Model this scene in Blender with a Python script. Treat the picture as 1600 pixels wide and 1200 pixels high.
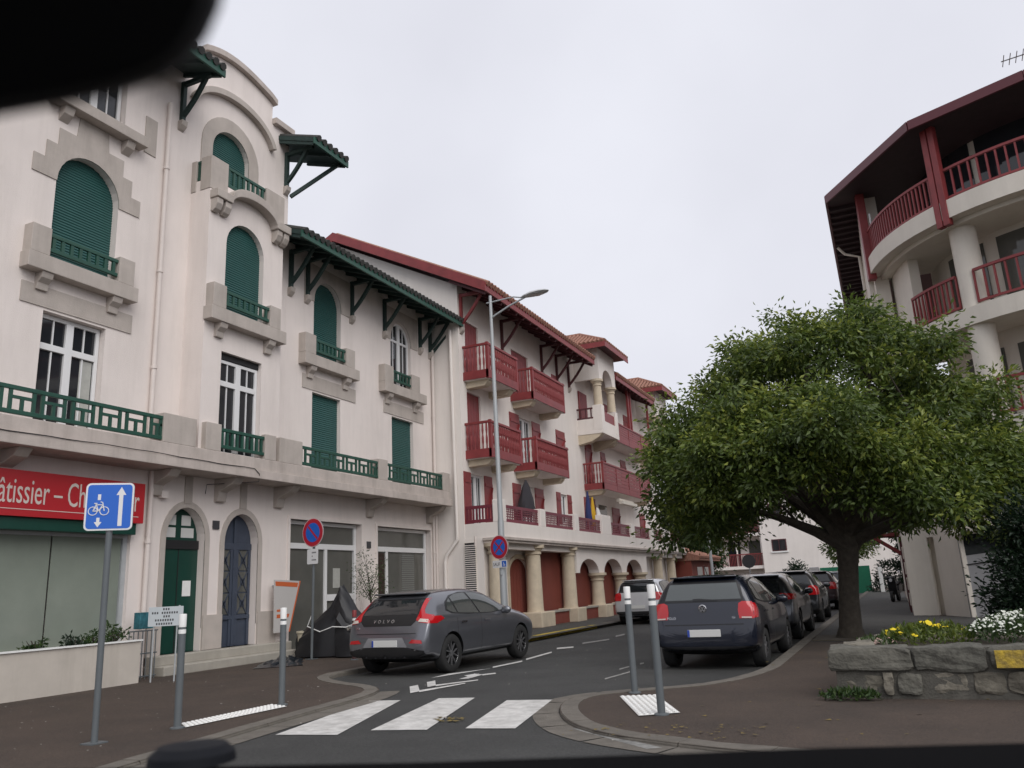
import bpy, bmesh, math, random
import numpy as np
from mathutils import Vector, Matrix
from mathutils.bvhtree import BVHTree
import mathutils.noise as mnoise
from mathutils.geometry import tessellate_polygon
random.seed(7); rng = np.random.default_rng(11)
R = math.radians; PI = math.pi
sc = bpy.context.scene; C = sc.collection
for o in list(bpy.data.objects): bpy.data.objects.remove(o)

# ---------------------------------------------------------------- camera, sky, sun, exposure
H_EYE = 1.40; FPX = 1265.0
CM = Matrix(((0.90703, 0.14332, 0.39592), (0.41849, -0.20294, -0.88526), (-0.04653, 0.96864, -0.24406)))
cam = bpy.data.cameras.new('camera'); cam_o = bpy.data.objects.new('camera', cam); C.objects.link(cam_o)
m4 = CM.to_4x4(); m4.translation = (0, 0, H_EYE); cam_o.matrix_world = m4
cam.sensor_width = 36; cam.lens = FPX / 1600 * 36; cam.clip_start = 0.02; cam.clip_end = 3000
cam.dof.use_dof = True; cam.dof.focus_distance = 17; cam.dof.aperture_fstop = 4.2
sc.camera = cam_o
SUN_EL, SUN_AZ = R(42), R(128)         # azimuth clockwise from +Y
w = bpy.data.worlds.new('World'); sc.world = w; w.use_nodes = True
nt = w.node_tree; nt.nodes.clear()
wo = nt.nodes.new('ShaderNodeOutputWorld'); bg = nt.nodes.new('ShaderNodeBackground')
sky = nt.nodes.new('ShaderNodeTexSky'); sky.sky_type = 'NISHITA'; sky.sun_disc = False
sky.sun_elevation = SUN_EL; sky.sun_rotation = SUN_AZ; sky.air_density = 1; sky.dust_density = 4
hs = nt.nodes.new('ShaderNodeHueSaturation'); hs.inputs['Saturation'].default_value = 0.25
tcw = nt.nodes.new('ShaderNodeTexCoord'); nz = nt.nodes.new('ShaderNodeTexNoise')
nz.inputs['Scale'].default_value = 2.2; nz.inputs['Detail'].default_value = 4; nz.inputs['Roughness'].default_value = 0.5
rp = nt.nodes.new('ShaderNodeValToRGB')
rp.color_ramp.elements[0].position = 0.3; rp.color_ramp.elements[0].color = (6.5, 6.55, 7.25, 1)
rp.color_ramp.elements[1].position = 0.72; rp.color_ramp.elements[1].color = (7.7, 7.8, 8.5, 1)
mx = nt.nodes.new('ShaderNodeMix'); mx.data_type = 'RGBA'; mx.inputs[0].default_value = 0.86
nt.links.new(tcw.outputs['Generated'], nz.inputs['Vector']); nt.links.new(nz.outputs['Fac'], rp.inputs['Fac'])
nt.links.new(sky.outputs[0], hs.inputs['Color']); nt.links.new(hs.outputs[0], mx.inputs[6]); nt.links.new(rp.outputs[0], mx.inputs[7])
nt.links.new(mx.outputs[2], bg.inputs['Color']); bg.inputs['Strength'].default_value = 0.1
nt.links.new(bg.outputs[0], wo.inputs[0])
sun = bpy.data.lights.new('sun', 'SUN'); sun.energy = 1.4; sun.angle = R(50); sun.color = (1, 0.97, 0.93)
so = bpy.data.objects.new('sun', sun); C.objects.link(so)
sd = Vector((math.sin(SUN_AZ) * math.cos(SUN_EL), math.cos(SUN_AZ) * math.cos(SUN_EL), math.sin(SUN_EL)))
so.rotation_euler = sd.to_track_quat('Z', 'Y').to_euler(); so.location = (0, 0, 60)
vs = sc.view_settings; vs.view_transform = 'Standard'; vs.look = 'None'; vs.exposure = 0.27; vs.gamma = 1; vs.use_curve_mapping = False
sc.cycles.max_bounces = 6; sc.cycles.use_denoising = True

# ---------------------------------------------------------------- helpers
def ray(px, py):
    return CM @ Vector((px - 800, 600 - py, -FPX))
def gp(px, py, z=0.0):
    d = ray(px, py); t = (z - H_EYE) / d.z; return Vector((d.x * t, d.y * t, z))
def atx(px, py, X):
    d = ray(px, py); t = X / d.x; return Vector((X, d.y * t, H_EYE + d.z * t))
def aty(px, py, Y):
    d = ray(px, py); t = Y / d.y; return Vector((d.x * t, Y, H_EYE + d.z * t))

MATS = {}
def mat(name, col, rough=0.7, metal=0.0, var=0.0, scale=3.0, bump=0.0, bscale=60.0, dark=None, stain=0.0, spec=None, coat=0.0, speck=0.0):
    if name in MATS: return MATS[name]
    m = bpy.data.materials.new(name); m.use_nodes = True
    t = m.node_tree; p = t.nodes['Principled BSDF']
    p.inputs['Base Color'].default_value = (*col, 1); p.inputs['Roughness'].default_value = rough; p.inputs['Metallic'].default_value = metal
    if spec is not None: p.inputs['Specular IOR Level'].default_value = spec
    if coat: p.inputs['Coat Weight'].default_value = coat; p.inputs['Coat Roughness'].default_value = 0.05
    tc = t.nodes.new('ShaderNodeTexCoord')
    if var or stain:
        n = t.nodes.new('ShaderNodeTexNoise'); n.inputs['Scale'].default_value = scale; n.inputs['Detail'].default_value = 6
        n.inputs['Roughness'].default_value = 0.65
        t.links.new(tc.outputs['Object'], n.inputs['Vector'])
        r = t.nodes.new('ShaderNodeValToRGB'); r.color_ramp.elements[0].position = 0.3; r.color_ramp.elements[1].position = 0.7
        a = tuple(c * (1 - var) for c in col) if dark is None else dark
        b = tuple(min(1, c * (1 + var * 0.7)) for c in col)
        r.color_ramp.elements[0].color = (*a, 1); r.color_ramp.elements[1].color = (*b, 1)
        t.links.new(n.outputs['Fac'], r.inputs['Fac']); out = r.outputs[0]
        if stain:                                    # vertical rain streaks and grime
            mp = t.nodes.new('ShaderNodeMapping'); mp.inputs['Scale'].default_value = (1.3, 1.3, 0.16)
            t.links.new(tc.outputs['Object'], mp.inputs['Vector'])
            n2 = t.nodes.new('ShaderNodeTexNoise'); n2.inputs['Scale'].default_value = 1.6; n2.inputs['Detail'].default_value = 7
            n2.inputs['Roughness'].default_value = 0.7
            t.links.new(mp.outputs[0], n2.inputs['Vector'])
            r2 = t.nodes.new('ShaderNodeValToRGB'); r2.color_ramp.elements[0].position = 0.46; r2.color_ramp.elements[1].position = 0.78
            r2.color_ramp.elements[0].color = (0, 0, 0, 1); r2.color_ramp.elements[1].color = (stain, stain, stain, 1)
            t.links.new(n2.outputs['Fac'], r2.inputs['Fac'])
            mm = t.nodes.new('ShaderNodeMix'); mm.data_type = 'RGBA'
            t.links.new(r2.outputs[0], mm.inputs[0]); t.links.new(out, mm.inputs[6])
            mm.inputs[7].default_value = (col[0] * 0.5, col[1] * 0.49, col[2] * 0.46, 1); out = mm.outputs[2]
        if speck:                                    # aggregate in asphalt
            n4 = t.nodes.new('ShaderNodeTexNoise'); n4.inputs['Scale'].default_value = 85; n4.inputs['Detail'].default_value = 3
            t.links.new(tc.outputs['Object'], n4.inputs['Vector'])
            r4 = t.nodes.new('ShaderNodeValToRGB'); r4.color_ramp.elements[0].position = 0.35; r4.color_ramp.elements[1].position = 0.68
            r4.color_ramp.elements[0].color = (1 - speck, 1 - speck, 1 - speck, 1); r4.color_ramp.elements[1].color = (1 + speck, 1 + speck, 1 + speck, 1)
            t.links.new(n4.outputs['Fac'], r4.inputs['Fac']); m5 = t.nodes.new('ShaderNodeMix'); m5.data_type = 'RGBA'; m5.blend_type = 'MULTIPLY'; m5.inputs[0].default_value = 1
            t.links.new(out, m5.inputs[6]); t.links.new(r4.outputs[0], m5.inputs[7]); out = m5.outputs[2]
        t.links.new(out, p.inputs['Base Color'])
    if bump:
        n3 = t.nodes.new('ShaderNodeTexNoise'); n3.inputs['Scale'].default_value = bscale; n3.inputs['Detail'].default_value = 5
        t.links.new(tc.outputs['Object'], n3.inputs['Vector'])
        bn = t.nodes.new('ShaderNodeBump'); bn.inputs['Strength'].default_value = bump; bn.inputs['Distance'].default_value = 0.02
        t.links.new(n3.outputs['Fac'], bn.inputs['Height']); t.links.new(bn.outputs[0], p.inputs['Normal'])
    MATS[name] = m; return m

class MB:
    def __init__(s): s.v = []; s.f = []; s.smooth = False
    def add(s, vs, fs):
        b = len(s.v); s.v += [tuple(v) for v in vs]; s.f += [tuple(i + b for i in f) for f in fs]; return s
    def box(s, x0, x1, y0, y1, z0, z1):
        return s.add([(x0,y0,z0),(x1,y0,z0),(x1,y1,z0),(x0,y1,z0),(x0,y0,z1),(x1,y0,z1),(x1,y1,z1),(x0,y1,z1)],
                     [(0,3,2,1),(4,5,6,7),(0,1,5,4),(1,2,6,5),(2,3,7,6),(3,0,4,7)])
    def prism(s, poly, axis, a, b):
        """poly: 2D points; axis 'x': (y,z) extruded in x; 'y': (x,z); 'z': (x,y)"""
        def P(p, t): return (t, p[0], p[1]) if axis == 'x' else ((p[0], t, p[1]) if axis == 'y' else (p[0], p[1], t))
        n = len(poly); tri = tessellate_polygon([[Vector((p[0], p[1], 0)) for p in poly]])
        vs = [P(p, a) for p in poly] + [P(p, b) for p in poly]
        fs = [tuple(t) for t in tri] + [tuple(i + n for i in reversed(t)) for t in tri]
        fs += [(i, (i + 1) % n, (i + 1) % n + n, i + n) for i in range(n)]
        return s.add(vs, fs)
    def bar(s, p, q, w, h=None, up=(0, 0, 1)):
        h = h or w; p = Vector(p); q = Vector(q); d = (q - p).normalized(); u = Vector(up)
        if abs(d.dot(u)) > 0.98: u = Vector((1, 0, 0))
        r = d.cross(u).normalized(); u = r.cross(d)
        vs = [c + r * a * w / 2 + u * b * h / 2 for c in (p, q) for a, b in ((-1,-1),(1,-1),(1,1),(-1,1))]
        return s.add(vs, [(0,1,2,3),(7,6,5,4),(0,4,5,1),(1,5,6,2),(2,6,7,3),(3,7,4,0)])
    def tube(s, pts, r, n=10, cap=True):
        pts = [Vector(p) for p in pts]; rr = r if isinstance(r, (list, tuple)) else [r] * len(pts); b = len(s.v); u = None
        for i, p in enumerate(pts):
            d = (pts[min(i + 1, len(pts) - 1)] - pts[max(i - 1, 0)]).normalized()
            if u is None:
                u = Vector((0, 0, 1)) if abs(d.z) < 0.9 else Vector((1, 0, 0))
            u = (u - d * u.dot(d)).normalized(); v = d.cross(u)
            for k in range(n):
                a = 2 * PI * k / n; s.v.append(tuple(p + (u * math.cos(a) + v * math.sin(a)) * rr[i]))
        for i in range(len(pts) - 1):
            for k in range(n):
                s.f.append((b + i*n + k, b + i*n + (k+1) % n, b + (i+1)*n + (k+1) % n, b + (i+1)*n + k))
        if cap:
            s.f.append(tuple(b + k for k in reversed(range(n)))); s.f.append(tuple(b + (len(pts)-1)*n + k for k in range(n)))
        return s
    def lathe(s, prof, c, n=20, axis='z', cap=True):
        b = len(s.v)
        for r, h in prof:
            for k in range(n):
                a = 2 * PI * k / n; x, y = r * math.cos(a), r * math.sin(a)
                p = (x, y, h) if axis == 'z' else ((h, x, y) if axis == 'x' else (x, h, y))
                s.v.append((c[0] + p[0], c[1] + p[1], c[2] + p[2]))
        for i in range(len(prof) - 1):
            for k in range(n):
                s.f.append((b + i*n + k, b + i*n + (k+1) % n, b + (i+1)*n + (k+1) % n, b + (i+1)*n + k))
        if cap: s.f.append(tuple(b + k for k in reversed(range(n)))); s.f.append(tuple(b + (len(prof)-1)*n + k for k in range(n)))
        return s
    def holes(s, outer, holes, x, depth, P=None):
        """wall sheet in the plane x (points are (y,z)), with reveals running inwards by depth"""
        P = P or (lambda y, z, d: (x - d, y, z))
        loops = [outer] + list(holes)
        tri = tessellate_polygon([[Vector((p[0], p[1], 0)) for p in l] for l in loops])
        flat = [p for l in loops for p in l]
        s.add([P(p[0], p[1], 0) for p in flat], [tuple(t) for t in tri])
        for l in holes:
            n = len(l); s.add([P(p[0], p[1], 0) for p in l] + [P(p[0], p[1], depth) for p in l],
                              [(i, (i+1) % n, (i+1) % n + n, i + n) for i in range(n)])
        return s
    def ring(s, inner, outer, x0, x1):
        """flat band between two open polylines of equal length in (y,z), x0 (back) to x1 (front)"""
        n = len(inner)
        vs = [(x1, *p) for p in inner] + [(x1, *p) for p in outer] + [(x0, *p) for p in inner] + [(x0, *p) for p in outer]
        fs = []
        for i in range(n - 1):
            fs += [(i, i+1, n+i+1, n+i), (2*n+i, 3*n+i, 3*n+i+1, 2*n+i+1), (i, 2*n+i, 2*n+i+1, i+1), (n+i, n+i+1, 3*n+i+1, 3*n+i)]
        fs += [(0, n, 3*n, 2*n), (n-1, 3*n-1, 4*n-1, 2*n-1)]
        return s.add(vs, fs)
    def mesh(s, name, fix=True):
        me = bpy.data.meshes.new(name); me.from_pydata(s.v, [], s.f)
        if fix:
            bm = bmesh.new(); bm.from_mesh(me); bmesh.ops.recalc_face_normals(bm, faces=bm.faces); bm.to_mesh(me); bm.free()
        if s.smooth:
            for p in me.polygons: p.use_smooth = True
        return me
    def build(s, name, m, parent=None, bevel=0, smooth=False, label=None, kind=None, fix=True):
        s.smooth = smooth; me = s.mesh(name, fix); me.materials.append(m)
        return link(name, me, parent, bevel, smooth, label, kind)
def link(name, me, parent=None, bevel=0, smooth=False, label=None, kind=None):
    o = bpy.data.objects.new(name, me); C.objects.link(o)
    if parent is not None: setpar(o, parent)
    if bevel:
        b = o.modifiers.new('bevel', 'BEVEL'); b.width = bevel; b.segments = 2; b.limit_method = 'ANGLE'; b.angle_limit = R(40)
    if smooth:
        e = o.modifiers.new('split', 'EDGE_SPLIT'); e.split_angle = R(38)
    if label: o['label'] = label
    if kind: o['kind'] = kind
    return o
WM = {}
def wmat(o): return WM.get(o.name, Matrix.Identity(4))
def setpar(o, p):
    o.parent = p; o.matrix_parent_inverse = wmat(p).inverted()
def thing(name, label, cat, loc=(0, 0, 0), rz=0.0, group=None):
    o = bpy.data.objects.new(name, None); C.objects.link(o); o.empty_display_size = 0.2
    o.location = loc; o.rotation_euler = (0, 0, rz); WM[o.name] = Matrix.Translation(loc) @ Matrix.Rotation(rz, 4, 'Z')
    tag(o, label, cat, group); return o
def tag(o, label=None, cat=None, group=None, kind=None):
    if label: o['label'] = label
    if cat: o['category'] = cat
    if group: o['group'] = group
    if kind: o['kind'] = kind
    return o
def local(o, p, off=(0, 0, 0)):
    """parent o (built in the thing's own frame) to p without inverse"""
    o.parent = p; return o
def copy_obj(o, parent, mw=None, off=(0, 0, 0)):
    c = o.copy(); C.objects.link(c); c.parent = parent; c.matrix_parent_inverse = o.matrix_parent_inverse.copy()
    c.location = Vector(o.location) + Vector(off); return c
def copy_tree(o, parent=None, label=None, group=None):
    c = o.copy(); C.objects.link(c)
    if parent is not None: c.parent = parent
    for ch in o.children: copy_tree(ch, c)
    if label: c['label'] = label
    if group: c['group'] = group
    return c
def arc(cy, cz, r, a0, a1, n, rz=None):
    rz = rz or r
    return [(cy + r * math.cos(a0 + (a1 - a0) * i / n), cz + rz * math.sin(a0 + (a1 - a0) * i / n)) for i in range(n + 1)]
def archhole(y0, y1, zb, zs, zt, n=14):
    """round-headed opening: sill zb, springing zs, crown zt"""
    c = (y0 + y1) / 2; r = (y1 - y0) / 2
    return [(y0, zb), (y1, zb)] + arc(c, zs, r, 0, PI, n, zt - zs)
def rect(y0, y1, z0, z1): return [(y0, z0), (y1, z0), (y1, z1), (y0, z1)]
def textmesh(txt, size, name='lettering', extrude=0.004, sx=1.0, spacing=1.0, align='LEFT'):
    cu = bpy.data.curves.new(name, 'FONT'); cu.body = txt; cu.size = size; cu.extrude = extrude; cu.resolution_u = 3
    cu.space_character = spacing; cu.align_x = align
    t = bpy.data.objects.new(name + '_tmp', cu); C.objects.link(t)
    dg = bpy.context.evaluated_depsgraph_get(); me = bpy.data.meshes.new_from_object(t.evaluated_get(dg))
    bpy.data.objects.remove(t); bpy.data.curves.remove(cu)
    if sx != 1: me.transform(Matrix.Diagonal((sx, 1, 1, 1)))
    me.name = name; me.materials.clear(); return me
def put_text(txt, size, origin, right, up, m, parent, name='lettering', **k):
    """lettering lying in the plane spanned by right/up at origin"""
    me = textmesh(txt, size, name, **k); r = Vector(right).normalized(); u = Vector(up).normalized(); n = r.cross(u)
    M = Matrix((r, u, n)).transposed().to_4x4(); M.translation = origin
    me.transform(M); me.materials.append(m); return link(name, me, parent)

# ---------------------------------------------------------------- materials
M_wall = mat('painted_render_white', (0.755, 0.685, 0.645), 0.85, var=0.06, scale=0.6, bump=0.3, bscale=70, stain=0.24)
M_wallR = mat('warm_white_render', (0.79, 0.735, 0.69), 0.85, var=0.04, scale=0.8, bump=0.25, bscale=90, stain=0.2)
M_wallC = mat('cream_render', (0.70, 0.65, 0.575), 0.85, var=0.06, scale=0.8, bump=0.25, bscale=90, stain=0.2)
M_trim = mat('grey_stone_trim', (0.46, 0.41, 0.37), 0.85, var=0.10, scale=2.5, bump=0.3, bscale=70, stain=0.45)
M_ledge = mat('weathered_ledge', (0.50, 0.44, 0.40), 0.85, var=0.14, scale=2.0, bump=0.3, bscale=70, stain=0.6)
M_green = mat('green_paint', (0.014, 0.070, 0.048), 0.45, var=0.12, scale=6)
M_shut = mat('green_roller_shutter', (0.020, 0.088, 0.080), 0.5, var=0.08, scale=2)
M_dgreen = mat('dark_green_door_paint', (0.006, 0.045, 0.032), 0.35, var=0.1, scale=3)
M_eave = mat('dark_green_eave_timber', (0.018, 0.040, 0.036), 0.7, var=0.25, scale=5)
M_blue = mat('blue_grey_door_paint', (0.050, 0.062, 0.090), 0.5, var=0.15, scale=4)
M_red = mat('oxblood_timber_paint', (0.230, 0.034, 0.036), 0.5, var=0.22, scale=3, stain=0.3)
M_dred = mat('dark_red_timber', (0.085, 0.020, 0.024), 0.6, var=0.15, scale=5)
M_redwall = mat('red_brown_render', (0.200, 0.045, 0.030), 0.8, var=0.08, scale=2, bump=0.2, stain=0.2)
M_col = mat('sand_stone', (0.58, 0.495, 0.375), 0.85, var=0.12, scale=3, bump=0.3, bscale=50, stain=0.3)
M_white = mat('white_upvc', (0.72, 0.72, 0.72), 0.35)
M_glass = mat('window_glass', (0.020, 0.022, 0.026), 0.04, spec=0.6)
M_glassg = mat('shop_glass_frosted', (0.215, 0.242, 0.205), 0.13, var=0.14, scale=0.8)
M_glasss = mat('shop_glass_grey', (0.105, 0.105, 0.095), 0.06, var=0.15, scale=1.2)
M_curt = mat('net_curtain', (0.40, 0.40, 0.37), 0.9, var=0.12, scale=9)
M_black = mat('black_plastic', (0.012, 0.012, 0.013), 0.55)
M_rub = mat('tyre_rubber', (0.014, 0.014, 0.014), 0.85)
M_steel = mat('grey_painted_steel', (0.105, 0.118, 0.125), 0.45, var=0.06, scale=8)
M_galv = mat('galvanised_steel', (0.42, 0.44, 0.45), 0.5, 0.2, var=0.08, scale=6)
M_wpaint = mat('white_paint', (0.78, 0.78, 0.76), 0.5, var=0.05, scale=9)
M_pipe = mat('cream_downpipe', (0.66, 0.59, 0.55), 0.6, var=0.06, scale=3)
M_tile = mat('terracotta_tile', (0.30, 0.145, 0.10), 0.85, var=0.4, scale=14, dark=(0.16, 0.08, 0.06))
M_dtile = mat('dark_roof_tile', (0.045, 0.045, 0.042), 0.8, var=0.3, scale=10)
M_conc = mat('concrete', (0.36, 0.335, 0.29), 0.9, var=0.12, scale=3, bump=0.3, stain=0.3)
M_fil = mat('leaf_dark', (0.030, 0.062, 0.020), 0.55, var=0.3, scale=30)

# ---------------------------------------------------------------- ground, road, pavements
def tri_sheet(mb, poly, z):
    tri = tessellate_polygon([[Vector((p[0], p[1], 0)) for p in poly]])
    mb.add([(p[0], p[1], z) for p in poly], [tuple(t) for t in tri]); return mb
M_asph = mat('asphalt', (0.044, 0.0445, 0.0425), 0.80, var=0.36, scale=0.55, bump=0.6, bscale=130, speck=0.45)
M_pav = mat('brown_asphalt_pavement', (0.066, 0.046, 0.034), 0.85, var=0.2, scale=0.9, bump=0.6, bscale=130, dark=(0.046, 0.033, 0.025), speck=0.4)
M_pavg = mat('grey_pavement', (0.060, 0.058, 0.053), 0.85, var=0.2, scale=1.0, bump=0.6, bscale=130, speck=0.4)
M_kerb = mat('kerb_concrete', (0.135, 0.121, 0.102), 0.9, var=0.26, scale=5, bump=0.4, bscale=60)
M_earth = mat('earth', (0.075, 0.062, 0.045), 0.95, var=0.2, scale=2)
M_mark = mat('road_marking_paint', (0.60, 0.59, 0.565), 0.7, var=0.22, scale=7, dark=(0.40, 0.39, 0.37), stain=0.0, bump=0.3, bscale=150)
M_markw = mat('worn_road_marking', (0.26, 0.255, 0.24), 0.8, var=0.45, scale=9, dark=(0.10, 0.10, 0.095))
M_yel = mat('yellow_kerb_paint', (0.45, 0.33, 0.03), 0.7, var=0.3, scale=6)
mb = MB(); mb.add([(-600,-600,-0.03),(600,-600,-0.03),(600,900,-0.03),(-600,900,-0.03)], [(0,1,2,3)])
mb.build('ground', M_earth, kind='structure')
TABLE = 0.065                          # the crossing lies on a low raised table, kerbs nearly flush
def RZ(y): return TABLE * max(0.0, min(1.0, (14.4 - y) / 4.0))
mb = MB(); mb.add([(-60,-40,TABLE),(60,-40,TABLE),(60,10.4,TABLE),(-60,10.4,TABLE),(60,14.4,0),(-60,14.4,0),(60,140,0),(-60,140,0)], [(0,1,2,3),(3,2,4,5),(5,4,6,7)])
road = mb.build('road', M_asph, kind='structure')
PZ = 0.10
def smooth_poly(pts, it=2):
    for _ in range(it):
        q = [pts[0]]
        for a, b in zip(pts[:-1], pts[1:]):
            q += [(a[0]*.75+b[0]*.25, a[1]*.75+b[1]*.25), (a[0]*.25+b[0]*.75, a[1]*.25+b[1]*.75)]
        q.append(pts[-1]); pts = q
    return pts
kl = [(-30, 1.2), (-12, 2.6), (-5.95, 4.2), (-6.15, 5.4)] + smooth_poly([(-6.15, 5.4), (-6.5, 8.2), (-6.58, 9.6), (-6.95, 10.5), (-8.4, 11.2), (-9.1, 12.0), (-9.1, 13)]) + [(-9.1, 70), (-9.1, 140)]
kr = [(30, 4.0), (4, 6.0), (-0.6, 6.75)] + smooth_poly([(-0.6, 6.75), (-1.58, 6.93), (-2.9, 7.55), (-3.65, 8.9), (-3.75, 9.9), (-3.0, 10.5), (-2.3, 11.1), (-1.93, 12.6), (-1.93, 14)]) + [(-1.93, 70), (-1.93, 140)]
def pavement(name, edge, far, m):
    n = len(edge); poly = edge + far; mb = MB(); tri_sheet(mb, poly, PZ); o = mb.build(name, m, kind='structure', fix=False)
    for p in o.data.polygons:
        if p.normal.z < 0: p.flip()
    return o
pavl = pavement('pavement_left', kl, [(-60, 140), (-60, 1.2)], M_pav)
pavr = pavement('pavement_right', kr, [(60, 140), (60, 4.0)], M_pav)
def kerbs(edge, side, parent, w=0.20, step=0.95, y_max=62, gutter=None):
    """kerb stones laid one by one along a polyline, proud of the pavement by 4 mm"""
    P = [Vector((*p, 0)) for p in edge]; d = [0]
    for a, b in zip(P[:-1], P[1:]): d.append(d[-1] + (b - a).length)
    def at(s):
        s = max(0, min(d[-1], s))
        for i in range(len(P) - 1):
            if s <= d[i + 1]: return P[i].lerp(P[i + 1], (s - d[i]) / max(1e-6, d[i + 1] - d[i]))
        return P[-1]
    s = 0; k = 0
    while s < d[-1]:
        a, b = at(s + 0.006), at(s + step - 0.006); mid = (a + b) / 2
        if mid.y > y_max: break
        if -13 < mid.x < 8:
            cur = [at(s + 0.006 + (step - 0.012) * t / 3) for t in range(4)]; vs = []
            for i, c in enumerate(cur):
                t = (cur[min(i+1, 3)] - cur[max(i-1, 0)]).normalized(); nrm = Vector((t.y, -t.x, 0)) * side
                zt = PZ + 0.006 + random.uniform(-.003, .003)
                for off, z in ((-0.012, 0.0), (-0.004, zt - 0.02), (0.012, zt), (w, zt), (w, 0.0)):
                    q = c + nrm * -off; vs.append((q.x, q.y, z))
            fs = []
            for i in range(3):
                for j in range(4): fs.append((i*5+j, i*5+j+1, i*5+j+6, i*5+j+5))
            fs += [(0, 1, 2, 3, 4), (19, 18, 17, 16, 15)]
            mb = MB(); mb.add(vs, fs)
            yel = (side > 0 and 19.5 < mid.y < 26.5)
            mb.build('kerb_stone', M_yel if yel else M_kerb, parent, label='yellow painted kerb stone' if yel else None)
            if gutter and mid.y < gutter:
                mb = MB(); q = []
                for c, i in zip(cur, range(4)):
                    t = (cur[min(i+1, 3)] - cur[max(i-1, 0)]).normalized(); nrm = Vector((t.y, -t.x, 0)) * side
                    q += [(*(c + nrm * 0.014).xy, 0.008 + RZ(c.y)), (*(c + nrm * 0.30).xy, 0.006 + RZ(c.y))]
                mb.add(q, [(0,1,3,2),(2,3,5,4),(4,5,7,6)]); mb.build('gutter_slab', M_kerb, parent)
        s += step
kerbs(kl, 1, pavl, gutter=10.4); kerbs(kr, -1, pavr, gutter=11.3, step=0.8)
# asphalt footway of the right-hand pavement, grey beyond the tree pit
mb = MB(); tri_sheet(mb, [(-1.70, 17.6), (0.6, 17.2), (2.2, 24.3), (0.3, 27), (0.3, 60), (-1.70, 60)], PZ + 0.004)
o = mb.build('footway', M_pavg, pavr)
mb = MB(); tri_sheet(mb, [(-8.85, 17.5), (-8.85, 60), (-10.62, 60), (-10.62, 19.5)], PZ + 0.004)
mb.build('footway', M_pavg, pavl)

MK = [0]
def mark(name, pxs, m=None, z=0.005, parent=None):
    MK[0] += 1; z += 0.0007 * (MK[0] % 9)
    zz = z + RZ(sum(gp(*p, z).y for p in pxs) / len(pxs)); q = [gp(*p, zz) for p in pxs]; mb = MB()
    tri = tessellate_polygon([[Vector((p.x, p.y, 0)) for p in q]]); mb.add([(p.x, p.y, z + RZ(p.y)) for p in q], [tuple(t) for t in tri]); return mb.build(name, m or M_mark, parent or road)
for i, q in enumerate(([(430, 1148), (527, 1148), (626, 1094), (577, 1095)], [(579, 1141), (667, 1140), (742, 1090), (686, 1091)], [(727, 1138), (805, 1138), (863, 1093), (792, 1094)])):
    mark('crossing_stripe', q)
mark('edge_line', [(165, 1203), (185, 1203), (352, 1153), (338, 1152)])
mark('edge_line', [(893, 1138), (905, 1138), (1035, 1168), (1010, 1170)], M_markw)
for q in ([(640, 1073), (653, 1070), (656, 1081), (641, 1084)], [(667, 1066), (680, 1063), (681, 1072), (668, 1075)]):
    mark('cycle_lane_symbol', q)
for q in ([(655, 1080), (655, 1083), (727, 1068), (727, 1066.5)], [(681, 1071), (681, 1073.5), (747, 1063), (747, 1061.5)],
          [(717, 1062), (748, 1052), (748, 1056), (732, 1061)], [(725, 1056), (742, 1052.5), (755, 1054), (737, 1060)], [(752, 1054), (774, 1051), (775, 1053), (754, 1056)],
          [(673, 1061), (700, 1053), (768, 1043), (700, 1056)]):
    mark('cycle_lane_symbol', q, M_mark)
for a, b in (((770, 1043), (816, 1033)), ((822, 1030), (862, 1019)), ((870, 1013), (896, 1011)), ((910, 1005), (952, 999)), ((962, 994), (976, 991))):
    mark('parking_line', [(a[0], a[1] - 1), (b[0], b[1] - 1), (b[0], b[1] + 1), (a[0], a[1] + 1.4)], M_mark if a[0] < 900 else M_markw)
for a, b in (((945, 1062), (985, 1049)), ((968, 1046), (987, 1040)), ((1000, 1037), (1006, 1036))):
    mark('parking_line', [(a[0], a[1] - 1), (b[0], b[1] - 1), (b[0], b[1] + 1), (a[0], a[1] + 1.4)], M_markw)
# tactile paving: each panel is its own thing, with raised studs
def tactile(name, label, pxs, nu, nv):
    q = [gp(*p, PZ + 0.006) for p in pxs]; mb = MB(); tri_sheet(mb, [p.xy for p in q], PZ + 0.010)
    o = mb.build(name, mat('white_tactile_paving', (0.58, 0.57, 0.54), 0.8, var=0.15, scale=12)); tag(o, label, 'tactile paving', 'tactile paving at the crossing')
    st = MB()
    for i in range(nu):
        for j in range(nv):
            u, v = (i + .5) / nu, (j + .5) / nv
            c = q[0].lerp(q[1], u).lerp(q[3].lerp(q[2], u), v)
            st.lathe([(0.020, 0.0), (0.017, 0.010)], (c.x, c.y, PZ + 0.010), 6)
    so_ = st.build('studs', M_wpaint, o, kind='stuff')
tactile('tactile_paving', 'narrow strip of white tactile paving between two bollards on the left', [(290, 1137), (449, 1104), (424, 1101), (283, 1131)], 24, 4)
tactile('tactile_paving', 'white tactile paving square beneath two bollards on the right-hand island', [(968, 1088), (1026, 1086), (1063, 1114), (998, 1119)], 7, 14)

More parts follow.
